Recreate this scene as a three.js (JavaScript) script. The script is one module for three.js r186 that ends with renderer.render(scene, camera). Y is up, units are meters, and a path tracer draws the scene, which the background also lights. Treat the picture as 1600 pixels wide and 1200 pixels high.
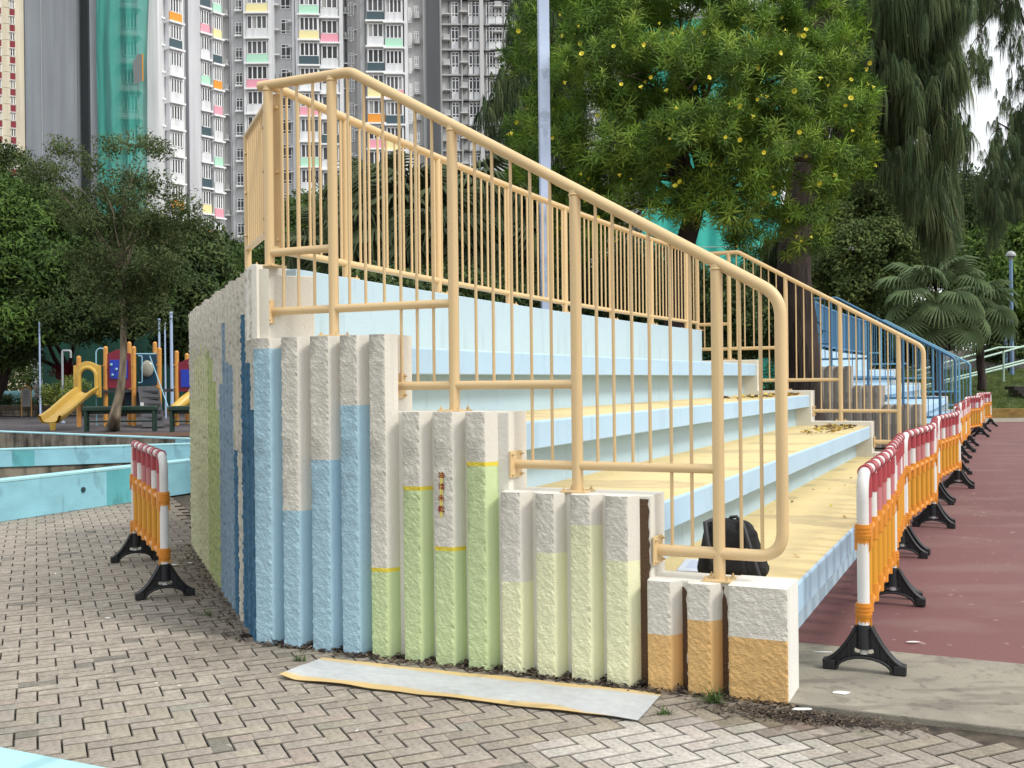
import * as THREE from 'three';
import { mergeGeometries, toCreasedNormals } from 'three/addons/utils/BufferGeometryUtils.js';
import { RoundedBoxGeometry } from 'three/addons/geometries/RoundedBoxGeometry.js';
import { ImprovedNoise } from 'three/addons/math/ImprovedNoise.js';

// ------------------------------------------------------------------ camera, sky, sun, exposure
const scene = new THREE.Scene();
const camera = new THREE.PerspectiveCamera(39.97, 4 / 3, 0.1, 900);
camera.position.set(0, 1.6, 0);
camera.rotation.order = 'ZXY';
camera.rotation.set(-0.0018, 0, -0.0110);
const renderer = new THREE.WebGLRenderer();
renderer.toneMapping = THREE.LinearToneMapping;
renderer.toneMappingExposure = 1.56;
renderer.shadowMap.enabled = true;
const SUN = new THREE.Vector3(0.8, 0.96, 0.5).normalize();
{ // bright overcast sky: white cloud deck, a broad glow where the sun stands behind it
  const W = 256, H = 128, d = new Float32Array(W * H * 4);
  for (let j = 0; j < H; j++) for (let i = 0; i < W; i++) {
    const up = ((j + 0.5) / H - 0.5) * Math.PI, az = ((i + 0.5) / W - 0.5) * 2 * Math.PI;
    const v = new THREE.Vector3(Math.cos(up) * Math.cos(az), Math.sin(up), Math.cos(up) * Math.sin(az));
    const g = Math.max(0, v.dot(SUN));
    let L = 0.72 + 0.1 * Math.max(0, v.y) + 0.5 * Math.pow(g, 5);
    if (v.y < 0) L *= 0.45;
    const k = (j * W + i) * 4;
    d[k] = L * 0.97; d[k + 1] = L * 1.0; d[k + 2] = L * 1.04; d[k + 3] = 1;
  }
  const sky = new THREE.DataTexture(d, W, H, THREE.RGBAFormat, THREE.FloatType);
  sky.mapping = THREE.EquirectangularReflectionMapping; sky.magFilter = sky.minFilter = THREE.LinearFilter; sky.needsUpdate = true;
  scene.background = sky; scene.environment = sky;
}
const sun = new THREE.DirectionalLight(new THREE.Color(1.0, 0.95, 0.86), 1.5);
sun.position.copy(SUN).multiplyScalar(120); sun.castShadow = true; sun.shadow.radius = 26;
Object.assign(sun.shadow.camera, { left: -60, right: 60, top: 60, bottom: -60, near: 1, far: 300 });
sun.shadow.mapSize.set(2048, 2048);
scene.add(sun); scene.add(sun.target);

// ------------------------------------------------------------------ helpers
function rng(seed) { let a = seed >>> 0; return () => { a = (a + 0x6d2b79f5) | 0; let t = Math.imul(a ^ (a >>> 15), 1 | a); t = (t + Math.imul(t ^ (t >>> 7), 61 | t)) ^ t; return ((t ^ (t >>> 14)) >>> 0) / 4294967296; }; }
const perlin = new ImprovedNoise();
const n3 = (x, y, z) => perlin.noise(x + 31.7, y + 11.3, z + 57.1);
const V = (x, y, z) => new THREE.Vector3(x, y, z);
const lin = (r, g, b) => new THREE.Color().setRGB(r, g, b);
const hex = (h) => new THREE.Color(h);
const lerp = THREE.MathUtils.lerp, clamp = THREE.MathUtils.clamp, smooth = (x, a, b) => (a < b ? THREE.MathUtils.smoothstep(x, a, b) : 1 - THREE.MathUtils.smoothstep(x, b, a));
const used = {};
function numbered(n) { const k = used[n] = (used[n] ?? -1) + 1; return k ? n + '_' + String(k).padStart(3, '0') : n; }
function shade(o) { o.traverse((m) => { if (m.isMesh) { m.castShadow = true; m.receiveShadow = true; } }); return o; }
function tag(o, label, category, group, kind) {
  if (label) o.userData.label = label;
  if (category) o.userData.category = category;
  if (group) o.userData.group = group;
  if (kind) o.userData.kind = kind;
  return o;
}
function thing(name, label, category, pos, turn = 0, group) {
  const o = new THREE.Group(); o.name = numbered(name);
  if (pos) o.position.copy(pos);
  o.rotation.y = turn; scene.add(o);
  return tag(o, label, category, group);
}
function copyOf(o, label, pos, turn) {
  const c = o.clone(); c.name = numbered(o.name.replace(/_\d\d\d$/, '')); c.userData = { ...o.userData };
  if (label) c.userData.label = label;
  if (pos) c.position.copy(pos);
  if (turn !== undefined) c.rotation.y = turn;
  scene.add(c); return c;
}
function clean(g, color) {
  g = g.index ? g.toNonIndexed() : g;
  for (const k of Object.keys(g.attributes)) if (!['position', 'normal', 'uv', 'color'].includes(k)) g.deleteAttribute(k);
  if (color) {
    const n = g.attributes.position.count, a = new Float32Array(n * 3);
    for (let i = 0; i < n; i++) { a[3 * i] = color.r; a[3 * i + 1] = color.g; a[3 * i + 2] = color.b; }
    g.setAttribute('color', new THREE.BufferAttribute(a, 3));
  }
  if (!g.attributes.uv) g.setAttribute('uv', new THREE.BufferAttribute(new Float32Array(g.attributes.position.count * 2), 2));
  return g;
}
function uvm(g) { // uv in metres, projected along each face's main axis
  g = clean(g);
  const p = g.attributes.position, n = g.attributes.normal, uv = g.attributes.uv;
  for (let i = 0; i < p.count; i += 3) {
    let nx = 0, ny = 0, nz = 0;
    for (let k = 0; k < 3; k++) { nx += n.getX(i + k); ny += n.getY(i + k); nz += n.getZ(i + k); }
    nx = Math.abs(nx); ny = Math.abs(ny); nz = Math.abs(nz);
    for (let k = i; k < i + 3; k++) {
      if (ny >= nx && ny >= nz) uv.setXY(k, p.getX(k), p.getZ(k));
      else if (nx >= nz) uv.setXY(k, p.getZ(k), p.getY(k));
      else uv.setXY(k, p.getX(k), p.getY(k));
    }
  }
  return g;
}
const join = (list) => { list = list.map((g) => clean(g)); return list.length === 1 ? list[0] : mergeGeometries(list); };
function part(name, geos, mat, parent, label) {
  const m = new THREE.Mesh(Array.isArray(geos) ? join(geos) : geos, mat);
  m.name = name; if (label) m.userData.label = label;
  m.castShadow = m.receiveShadow = true;
  parent.add(m); return m;
}
function solo(name, geos, mat, label, category, group, kind) {
  const m = part(numbered(name), geos, mat, scene);
  return tag(m, label, category, group, kind);
}
function struct(name, geos, mat, label) { return tag(part(numbered(name), geos, mat, scene), label, null, null, 'structure'); }
function box(x0, y0, z0, x1, y1, z1) { const g = new THREE.BoxGeometry(Math.abs(x1 - x0), Math.abs(y1 - y0), Math.abs(z1 - z0)); g.translate((x0 + x1) / 2, (y0 + y1) / 2, (z0 + z1) / 2); return uvm(g); }
function rbox(x0, y0, z0, x1, y1, z1, r = 0.01, seg = 2) { const g = new RoundedBoxGeometry(Math.abs(x1 - x0), Math.abs(y1 - y0), Math.abs(z1 - z0), seg, r); g.translate((x0 + x1) / 2, (y0 + y1) / 2, (z0 + z1) / 2); return uvm(g); }
function cyl(p, q, r0, r1 = r0, seg = 10, open = false) {
  const d = q.clone().sub(p), L = d.length();
  const g = new THREE.CylinderGeometry(r1, r0, L, seg, 1, open);
  g.applyQuaternion(new THREE.Quaternion().setFromUnitVectors(V(0, 1, 0), d.normalize()));
  g.translate((p.x + q.x) / 2, (p.y + q.y) / 2, (p.z + q.z) / 2);
  return clean(g);
}
function bar(p, q, w, t, up = V(0, 1, 0)) { // flat bar between two points: w across, t thick
  const d = q.clone().sub(p), L = d.length(); d.normalize();
  let side = new THREE.Vector3().crossVectors(up, d); if (side.lengthSq() < 1e-6) side = V(1, 0, 0); side.normalize();
  const u2 = new THREE.Vector3().crossVectors(d, side);
  const g = new THREE.BoxGeometry(w, t, L);
  g.applyMatrix4(new THREE.Matrix4().makeBasis(side, u2, d)); g.translate((p.x + q.x) / 2, (p.y + q.y) / 2, (p.z + q.z) / 2);
  return uvm(g);
}
function sweep(pts, r, seg = 10, cap = true) { // tube along a polyline, r a number or one radius per point
  const R = (i) => (Array.isArray(r) ? r[i] : r), n = pts.length, pos = [], nor = [], uv = [], idx = [];
  const T = pts.map((p, i) => { const a = pts[Math.max(0, i - 1)], b = pts[Math.min(n - 1, i + 1)]; return b.clone().sub(a).normalize(); });
  let N = new THREE.Vector3(); N.crossVectors(T[0], Math.abs(T[0].y) > 0.9 ? V(1, 0, 0) : V(0, 1, 0)).normalize();
  let len = 0;
  for (let i = 0; i < n; i++) {
    if (i) { N.addScaledVector(T[i], -N.dot(T[i])).normalize(); len += pts[i].distanceTo(pts[i - 1]); }
    const B = new THREE.Vector3().crossVectors(T[i], N);
    for (let k = 0; k <= seg; k++) {
      const a = (k / seg) * Math.PI * 2, c = Math.cos(a), s = Math.sin(a);
      const d = N.clone().multiplyScalar(c).addScaledVector(B, s);
      pos.push(pts[i].x + d.x * R(i), pts[i].y + d.y * R(i), pts[i].z + d.z * R(i)); nor.push(d.x, d.y, d.z); uv.push((k / seg) * 2 * Math.PI * R(i), len);
    }
  }
  for (let i = 0; i < n - 1; i++) for (let k = 0; k < seg; k++) { const a = i * (seg + 1) + k, b = a + seg + 1; idx.push(a, a + 1, b, a + 1, b + 1, b); }
  if (cap) for (const [i, s] of [[0, -1], [n - 1, 1]]) {
    const c = pos.length / 3; pos.push(pts[i].x, pts[i].y, pts[i].z); nor.push(T[i].x * s, T[i].y * s, T[i].z * s); uv.push(0, 0);
    for (let k = 0; k <= seg; k++) { const q = i * (seg + 1) + k; pos.push(pos[q * 3], pos[q * 3 + 1], pos[q * 3 + 2]); nor.push(T[i].x * s, T[i].y * s, T[i].z * s); uv.push(0, 0); }
    for (let k = 0; k < seg; k++) s > 0 ? idx.push(c, c + 1 + k, c + 2 + k) : idx.push(c, c + 2 + k, c + 1 + k);
  }
  const g = new THREE.BufferGeometry();
  g.setAttribute('position', new THREE.Float32BufferAttribute(pos, 3)); g.setAttribute('normal', new THREE.Float32BufferAttribute(nor, 3)); g.setAttribute('uv', new THREE.Float32BufferAttribute(uv, 2)); g.setIndex(idx);
  return clean(g);
}
function fillet(pts, r, k = 6) { // round the inner corners of a polyline
  const out = [pts[0]];
  for (let i = 1; i < pts.length - 1; i++) {
    const a = pts[i - 1], b = pts[i], c = pts[i + 1], u = a.clone().sub(b), v = c.clone().sub(b), rr = Math.min(Array.isArray(r) ? r[i - 1] : r, u.length() * 0.45, v.length() * 0.45);
    u.normalize().multiplyScalar(rr); v.normalize().multiplyScalar(rr);
    for (let j = 0; j <= k; j++) { const t = j / k; out.push(b.clone().addScaledVector(u, (1 - t) * (1 - t)).addScaledVector(v, t * t)); }
  }
  out.push(pts[pts.length - 1]); return out;
}
function extrude(pts, depth, bevel = 0, holes = []) {
  const s = new THREE.Shape(pts.map(([x, y]) => new THREE.Vector2(x, y)));
  for (const h of holes) s.holes.push(new THREE.Path(h.map(([x, y]) => new THREE.Vector2(x, y))));
  return new THREE.ExtrudeGeometry(s, { depth, bevelEnabled: bevel > 0, bevelSize: bevel, bevelThickness: bevel, bevelOffset: -bevel, bevelSegments: 2, curveSegments: 8 });
}
// layout: image direction -> world (X right, depth forward); camera at the origin, eye 1.6 m
const FPX = 1650, CR = Math.cos(0.0110), SR = Math.sin(0.0110);
function ray(px, py) { const a = (px - 800) / FPX, b = (597 - py) / FPX; return [a * CR + b * SR, -a * SR + b * CR]; }
function at(px, py, Z) { const [u, v] = ray(px, py); return V(u * Z, 1.6 + v * Z, -Z); }
function ground(px, py, h = 0) { const [u, v] = ray(px, py), Z = (h - 1.6) / v; return V(u * Z, h, -Z); }
function toPx(p) { const u = p.x / -p.z, v = (p.y - 1.6) / -p.z, a = u * CR - v * SR, b = u * SR + v * CR; return [800 + FPX * a, 597 - FPX * b]; }
// the seating axis: s runs down the steps to the court, t along the bank away from us
const B0 = V(-1.604, 0, -6.541), TURN = -0.4374;
const S = V(Math.cos(TURN), 0, -Math.sin(TURN)), T = V(-Math.sin(TURN), 0, -Math.cos(TURN));
const st = (s, t, y = 0) => V(B0.x + S.x * s + T.x * t, y, B0.z + S.z * s + T.z * t);

// ------------------------------------------------------------------ textures
const hash2 = (x, y, s) => { let h = Math.imul(x, 374761393) + Math.imul(y, 668265263) + Math.imul(s, 974634671); h = Math.imul(h ^ (h >>> 13), 1274126177); return ((h ^ (h >>> 16)) >>> 0) / 4294967296; };
function vnoise(x, y, per, s) { const xi = Math.floor(x), yi = Math.floor(y), fx = x - xi, fy = y - yi, u = fx * fx * (3 - 2 * fx), v = fy * fy * (3 - 2 * fy), m = (k) => ((k % per) + per) % per; const a = hash2(m(xi), m(yi), s), b = hash2(m(xi + 1), m(yi), s), c = hash2(m(xi), m(yi + 1), s), d = hash2(m(xi + 1), m(yi + 1), s); return lerp(lerp(a, b, u), lerp(c, d, u), v); }
function fbm(u, v, per, oct, s) { let a = 0, w = 0.5, t = 0; for (let o = 0; o < oct; o++) { a += w * vnoise(u * per, v * per, per, s + o); t += w; w *= 0.55; per *= 2; } return a / t; }
function fbmA(u, v, px, py, oct, s) { let a = 0, w = 0.5, t = 0; for (let o = 0; o < oct; o++) { const x = u * px, y = v * py, xi = Math.floor(x), yi = Math.floor(y), fx = x - xi, fy = y - yi, p = fx * fx * (3 - 2 * fx), q = fy * fy * (3 - 2 * fy), h = (i, j) => hash2(i % px, j % py, s + o); a += w * lerp(lerp(h(xi, yi), h(xi + 1, yi), p), lerp(h(xi, yi + 1), h(xi + 1, yi + 1), p), q); t += w; w *= 0.55; px *= 2; py *= 2; } return a / t; }
function tex(N, metres, fn, srgb) {
  const d = new Uint8Array(N * N * 4);
  for (let j = 0; j < N; j++) for (let i = 0; i < N; i++) {
    const c = fn(i / N, j / N), k = (j * N + i) * 4;
    if (typeof c === 'number') d[k] = d[k + 1] = d[k + 2] = clamp(c, 0, 1) * 255; else { d[k] = clamp(c[0], 0, 1) * 255; d[k + 1] = clamp(c[1], 0, 1) * 255; d[k + 2] = clamp(c[2], 0, 1) * 255; }
    d[k + 3] = 255;
  }
  const t = new THREE.DataTexture(d, N, N); t.wrapS = t.wrapT = THREE.RepeatWrapping; t.magFilter = THREE.LinearFilter; t.minFilter = THREE.LinearMipmapLinearFilter; t.generateMipmaps = true;
  t.repeat.set(1 / metres[0], 1 / metres[1]); if (srgb) t.colorSpace = THREE.SRGBColorSpace; t.needsUpdate = true; return t;
}
const mixc = (a, b, t) => a.map((x, i) => x + (b[i] - x) * t);
const X = {
  rough: tex(512, [0.5, 0.5], (u, v) => { const a = fbm(u, v, 30, 4, 1), b = Math.abs(fbmA(u, v, 22, 26, 4, 9) - 0.5) * 2, pit = smooth(fbm(u, v, 34, 3, 15), 0.66, 0.76); return 0.5 * a + 0.5 * Math.min(1, b * 2.2) - 0.35 * pit; }),
  plaster: tex(512, [0.9, 0.9], (u, v) => 0.6 * fbm(u, v, 6, 4, 21) + 0.4 * fbm(u, v, 60, 2, 25)),
  fine: tex(256, [0.25, 0.25], (u, v) => fbm(u, v, 24, 3, 31)),
  wall: tex(512, [2.2, 2.2], (u, v) => { const k = 0.86 + 0.16 * fbm(u, v, 5, 5, 41) - 0.12 * smooth(fbm(u, v, 9, 4, 45), 0.58, 0.75); return [k, k, k * 0.99]; }, true),
  clean: tex(256, [2.6, 2.6], (u, v) => { const k = 0.95 + 0.05 * fbm(u, v, 5, 5, 47) - 0.035 * smooth(fbmA(u, v, 30, 4, 4, 49), 0.6, 0.75); return [k, k, k]; }, true),
  tread: tex(1024, [5.1, 3.3], (u, v) => { // water marks and dust along the seat
    const f = fbm(u, v, 6, 5, 51), g = fbmA(u, v, 5, 5, 5, 55), m = smooth(g, 0.6, 0.64) * (1 - 0.6 * smooth(g, 0.66, 0.74)) * 0.1; const k = 0.94 + 0.1 * (f - 0.4) - m - 0.1 * smooth(fbm(u, v, 50, 2, 58), 0.78, 0.9);
    return [k, k * 0.995, k * 0.97 + m * 0.25]; }, true),
  paver: tex(512, [0.7, 0.7], (u, v) => { const k = 0.84 + 0.3 * (fbm(u, v, 40, 4, 61) - 0.5) + 0.2 * (fbm(u, v, 7, 4, 65) - 0.5); return [k, k * 0.985, k * 0.96]; }, true),
  slab: tex(1024, [3.7, 3.7], (u, v) => { const f = fbm(u, v, 4, 6, 71), g = smooth(fbm(u, v, 12, 5, 77), 0.42, 0.7), d = smooth(fbm(u, v, 60, 3, 79), 0.6, 0.8); return mixc(mixc([0.66, 0.63, 0.56], [0.54, 0.51, 0.46], g * 0.5), [0.33, 0.3, 0.27], d * 0.25 + 0.5 * Math.max(0, f - 0.5) + 0.25 * smooth(fbmA(u, v, 9, 40, 4, 75), 0.56, 0.75)); }, true),
  court: tex(1024, [6.3, 6.3], (u, v) => { const f = fbm(u, v, 3, 6, 81), g = smooth(fbmA(u, v, 7, 15, 5, 85), 0.45, 0.75), s = smooth(fbm(u, v, 90, 2, 88), 0.82, 0.9); return mixc(mixc(mixc([0.50, 0.335, 0.33], [0.44, 0.285, 0.285], f), [0.55, 0.44, 0.42], g * 0.5), [0.72, 0.68, 0.66], s * 0.6); }, true),
  rubber: tex(256, [2, 2], (u, v) => { const k = 0.8 + 0.4 * (fbm(u, v, 8, 5, 91) - 0.5); return [k, k, k]; }, true),
  bark: tex(512, [0.8, 1.6], (u, v) => { const r = Math.abs(fbmA(u, v, 9, 3, 5, 101) - 0.5) * 3; return 0.25 + 0.75 * Math.min(1, r); }),
  barkc: tex(256, [0.8, 1.6], (u, v) => { const k = 0.6 + 0.8 * (fbmA(u, v, 8, 3, 5, 111) - 0.3); return [k, k * 0.97, k * 0.93]; }, true),
  dirty: tex(512, [3.1, 1.2], (u, v) => { const s = fbmA(u, v, 16, 2, 4, 121), f = fbm(u, v, 6, 5, 125); return mixc([0.55, 0.52, 0.46], [0.16, 0.15, 0.13], clamp(1.7 * s - 0.5 + 0.9 * (f - 0.5), 0, 1)); }, true),
  aqua: tex(512, [2.7, 1.4], (u, v) => { const f = fbm(u, v, 5, 5, 131), s = fbmA(u, v, 20, 4, 3, 135), k = 0.88 + 0.2 * (f - 0.5) - 0.1 * smooth(s, 0.6, 0.8); return [k * 0.98, k, k]; }, true),
  streak: tex(512, [9, 30], (u, v) => { const k = 0.92 + 0.16 * (fbmA(u, v, 30, 3, 4, 141) - 0.5) + 0.1 * (fbm(u, v, 6, 4, 145) - 0.5); return [k, k, k]; }, true),
  soil: tex(256, [1.1, 1.1], (u, v) => { const k = 0.7 + 0.8 * (fbm(u, v, 16, 5, 151) - 0.45); return [k, k * 0.93, k * 0.85]; }, true),
  lawn: tex(512, [3, 3], (u, v) => mixc([0.17, 0.26, 0.09], [0.36, 0.36, 0.19], smooth(fbm(u, v, 20, 5, 161), 0.35, 0.75)), true),
};
const std = (o) => new THREE.MeshStandardMaterial({ roughness: 0.8, ...o });
const M = {
  rib: std({ vertexColors: true, roughness: 0.82, map: X.wall, bumpMap: X.rough, bumpScale: 0.0045 }),
  ribSide: std({ vertexColors: true, roughness: 0.7, map: X.clean, bumpMap: X.plaster, bumpScale: 0.003 }),
  cream: std({ color: lin(0.72, 0.69, 0.61), roughness: 0.75, map: X.clean, bumpMap: X.plaster, bumpScale: 0.004 }),
  tread: std({ color: lin(0.77, 0.61, 0.32), roughness: 0.72, map: X.tread, bumpMap: X.plaster, bumpScale: 0.0015 }),
  fascia: std({ color: lin(0.4, 0.575, 0.73), roughness: 0.7, map: X.clean, bumpMap: X.plaster, bumpScale: 0.002 }),
  riser: std({ color: lin(0.43, 0.58, 0.68), roughness: 0.75, map: X.clean, bumpMap: X.plaster, bumpScale: 0.002 }),
  rail: std({ color: lin(0.69, 0.5, 0.26), roughness: 0.42, map: X.clean, bumpMap: X.fine, bumpScale: 0.0006 }),
  railBlue: std({ color: lin(0.07, 0.2, 0.34), roughness: 0.45 }),
  brown: std({ color: lin(0.085, 0.04, 0.014), roughness: 0.6, bumpMap: X.rough, bumpScale: 0.003 }),
};
// ------------------------------------------------------------------ ground
const poly = (pts, y, mat, name) => { // flat sheet through world points [x, z], uv in metres
  const s = new THREE.Shape(pts.map((p) => new THREE.Vector2(p.x, -p.z))), g = new THREE.ShapeGeometry(s);
  g.rotateX(-Math.PI / 2); g.translate(0, y, 0);
  return struct(name, uvm(g), mat);
};
{ const g = new THREE.PlaneGeometry(1600, 1600, 4, 4); g.rotateX(-Math.PI / 2); g.translate(0, -0.06, 0); struct('ground', uvm(g), std({ color: lin(0.32, 0.3, 0.25), map: X.soil, roughness: 1 })); }
const XZ = (x, Zf) => V(x, 0, -Zf);
poly([XZ(-16, 1.5), XZ(8, 1.5), XZ(8, 6), XZ(-2, 8), XZ(-2, 21), XZ(-16, 21)], -0.02, std({ color: lin(0.11, 0.1, 0.085), map: X.soil, roughness: 1 }), 'paving_bed');
// red painted court, its grey concrete margin at this end and at the far kerb
const courtM = std({ color: lin(0.84, 0.82, 0.79), map: X.court, roughness: 0.72, bumpMap: X.fine, bumpScale: 0.0015 });
const slabM = std({ color: 0xffffff, map: X.slab, roughness: 0.88, bumpMap: X.rough, bumpScale: 0.002 });
const A1 = V(1.718, 0, -6.363), A2 = V(2.81, 0, -5.831), ad = A2.clone().sub(A1).normalize();
const redEdge = (k) => A1.clone().addScaledVector(ad, k);
const farC = 37.4;
{ const p0 = redEdge(-1.2), p1 = redEdge(30); poly([p0, p1, XZ(60, farC), XZ(9, farC), st(2.6, 30), st(2.4, 1)], 0.004, courtM, 'court'); }
{ const b0 = V(1.662, 0, -5.038), b1 = V(2.282, 0, -4.742), bd = b1.clone().sub(b0).normalize(), q = (k) => b0.clone().addScaledVector(bd, k);
  const pts = [q(-0.52), q(-0.1), q(2), q(30), redEdge(30), redEdge(-1.2), st(3.0, 0.35)];
  const s = new THREE.Shape(pts.map((p) => new THREE.Vector2(p.x, -p.z))), g = new THREE.ExtrudeGeometry(s, { depth: 0.05, bevelEnabled: true, bevelSize: 0.006, bevelThickness: 0.006, bevelOffset: -0.006, bevelSegments: 2 });
  g.rotateX(-Math.PI / 2); g.translate(0, -0.0562 + 0.012, 0); struct('concrete_apron', uvm(g), std({ color: lin(0.74, 0.75, 0.76), map: X.slab, roughness: 0.88, bumpMap: X.rough, bumpScale: 0.002 })); }
poly([XZ(8, farC), XZ(60, farC), XZ(60, 41), XZ(8, 41)], 0.002, std({ color: lin(0.8, 0.8, 0.8), map: X.slab, roughness: 0.9 }), 'far_pavement');
// gap between the banks and the beds behind them
poly([st(3.2, 10.4), st(3.0, 60), st(-60, 60), st(-14, 9)], -0.03, std({ color: lin(0.13, 0.11, 0.085), map: X.soil, roughness: 1 }), 'planting_bed');

// herringbone block paving: every block in view is real geometry, the nearest 300 are blocks of their own
{
  const K = 0.09879, cy = 0.9114, sy = 0.4115, w2 = (i, j) => { const x = K * i - 0.1064, z = K * j + 5.711; return [cy * x - sy * z, sy * x + cy * z]; };
  const R = rng(5), list = [];
  for (let i = -110; i < 75; i++) for (let r = -70; r < 140; r++) {
    const m = (((i + r) % 4) + 4) % 4; let L, D, ci, cj;
    if (m === 2) { L = 1; D = 2; ci = i + 0.5; cj = r + 1; } else if (m === 0) { L = 2; D = 1; ci = i + 1; cj = r + 0.5; } else if (m === 1) { L = 2; D = 1; ci = i + 1; cj = r + 0.5; } else continue;
    const [x, Z] = w2(ci, cj);
    if (Z < 2.6 || Z > 18 || x > 5.2 || x < -11) continue;
    const dx = x + 1.604, dz = Z - 6.541, s = dx * 0.90585 - dz * 0.4236, t = dx * 0.4236 + dz * 0.90585;
    if (s > -0.15 && s < 3.25 && t > 0.12) continue;                       // under the bank
    if (s >= 3.25 && t > -0.2) continue;                                    // under the concrete
    const side = (x + 1.604) * 0.928 + (Z - 6.541) * 0.373; if (side > 0.15 && t > 0.1) continue; // inside the back wall
    if ((x + 6.108) * 0.92 - (Z - 12.56) * 0.385 < -0.3) continue;            // beyond the aqua planter wall
    const bx = x - 1.662, bz = Z - 5.038; if (bx * 0.431 + bz * 0.902 > 0.25 && x > 1.2) continue;
    const px = toPx(V(x, 0, -Z)); if (px[0] < -420 || px[0] > 2100 || px[1] > 1420) continue;
    list.push({ i: ci, j: cj, L, D, x, Z, near: px[1] });
  }
  const ang = Math.atan2(0.4115, 0.9114);
  const block = (L, D, v) => { // chamfered top, sides, no underside
    const a = (L * K - 0.0062) / 2, b = (D * K - 0.0125) / 2, c = 0.003, h = 0.004, dz = 0.03, RR = rng(900 + v);
    const j = () => (RR() - 0.5) * 0.0022;
    const top = [[-a + c, -b + c], [a - c, -b + c], [a - c, b - c], [-a + c, b - c]].map(([x, z]) => [x + j(), 0 + j() * 0.4, z + j()]), mid = [[-a, -b], [a, -b], [a, b], [-a, b]].map(([x, z]) => [x + j(), -h, z + j()]), low = mid.map(([x, , z]) => [x, -dz, z]);
    const pos = [], q = (A, B, C, Dd) => pos.push(...A, ...B, ...C, ...A, ...C, ...Dd);
    q(top[3], top[2], top[1], top[0]);
    for (let k = 0; k < 4; k++) { const n = (k + 1) % 4; q(top[k], top[n], mid[n], mid[k]); q(mid[k], mid[n], low[n], low[k]); }
    const g = new THREE.BufferGeometry(); g.setAttribute('position', new THREE.Float32BufferAttribute(pos, 3)); g.computeVertexNormals();
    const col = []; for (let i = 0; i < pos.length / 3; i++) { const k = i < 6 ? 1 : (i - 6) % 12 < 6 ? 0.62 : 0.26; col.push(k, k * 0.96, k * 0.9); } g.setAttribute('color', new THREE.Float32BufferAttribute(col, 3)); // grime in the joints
    return clean(uvm(clean(g)));
  };
  const shapes = { 12: [0, 1, 2, 3].map((v) => block(1, 2, v)), 21: [0, 1, 2, 3].map((v) => block(2, 1, v + 4)) };
  const tone = (e) => { // the block's own colour, plus spilt white paint and the soil washed along the foot of the walls
    let k = 1 + 0.13 * (R() - 0.5) + 0.1 * n3(e.x * 0.9, 3, e.Z * 0.9), c = [0.46 * k, 0.433 * k, 0.4 * k]; const q = R();
    if (q > 0.986) c = [0.27, 0.265, 0.25]; else if (q > 0.965) c = [0.5, 0.47, 0.43]; else if (q > 0.86) c = [0.415 * k, 0.4 * k, 0.375 * k];
    const p = toPx(V(e.x, 0, -e.Z));
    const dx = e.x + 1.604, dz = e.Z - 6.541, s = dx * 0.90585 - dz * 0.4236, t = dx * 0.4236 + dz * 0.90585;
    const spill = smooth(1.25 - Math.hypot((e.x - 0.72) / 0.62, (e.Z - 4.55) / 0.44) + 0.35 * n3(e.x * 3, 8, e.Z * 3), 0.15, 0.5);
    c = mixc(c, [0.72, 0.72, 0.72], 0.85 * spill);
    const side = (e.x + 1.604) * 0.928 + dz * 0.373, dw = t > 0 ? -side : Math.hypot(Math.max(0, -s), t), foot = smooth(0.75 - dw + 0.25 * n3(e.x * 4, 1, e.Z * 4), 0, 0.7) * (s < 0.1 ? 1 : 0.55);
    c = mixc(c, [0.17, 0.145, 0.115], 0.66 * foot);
    const heap = smooth(0.5 - Math.hypot((e.x - 1.33) / 1.1, (e.Z - 4.95) / 0.5) + 0.2 * n3(e.x * 5, 4, e.Z * 5), 0, 0.4);
    return mixc(c, [0.17, 0.13, 0.095], 0.75 * heap);
  };
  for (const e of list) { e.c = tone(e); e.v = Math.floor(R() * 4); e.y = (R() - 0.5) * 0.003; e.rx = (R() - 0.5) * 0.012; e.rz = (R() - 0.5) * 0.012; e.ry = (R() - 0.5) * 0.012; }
  const inView = (e) => { const [px, py] = toPx(V(e.x, 0, -e.Z)); return px > -10 && px < 1610 && py < 1205; };
  list.sort((a, b) => (inView(b) - inView(a)) || b.near - a.near);
  const bump = { bumpMap: X.rough, bumpScale: 0.002, map: X.paver, roughness: 0.92 };
  const road = new THREE.Group(); road.name = 'brick_paving'; road.userData.kind = 'structure'; scene.add(road);
  const cache = new Map(), mtx = (e) => new THREE.Matrix4().compose(V(e.x, e.y, -e.Z), new THREE.Quaternion().setFromEuler(new THREE.Euler(e.rx, ang + e.ry, e.rz)), V(1, 1, 1));
  const rest = [];
  list.forEach((e, n) => {
    const g = shapes[e.L * 10 + e.D][e.v];
    if (n < 300) {
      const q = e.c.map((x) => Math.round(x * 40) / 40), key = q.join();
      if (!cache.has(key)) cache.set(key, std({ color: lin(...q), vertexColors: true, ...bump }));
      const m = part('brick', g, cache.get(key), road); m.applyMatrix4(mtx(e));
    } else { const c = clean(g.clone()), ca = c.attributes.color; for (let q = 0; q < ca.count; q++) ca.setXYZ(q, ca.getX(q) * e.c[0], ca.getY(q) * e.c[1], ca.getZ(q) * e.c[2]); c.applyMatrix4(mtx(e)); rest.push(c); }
  });
  const all = part('brick_field', uvm(mergeGeometries(rest)), std({ vertexColors: true, ...bump }), road); all.userData.kind = 'stuff';
}
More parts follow.
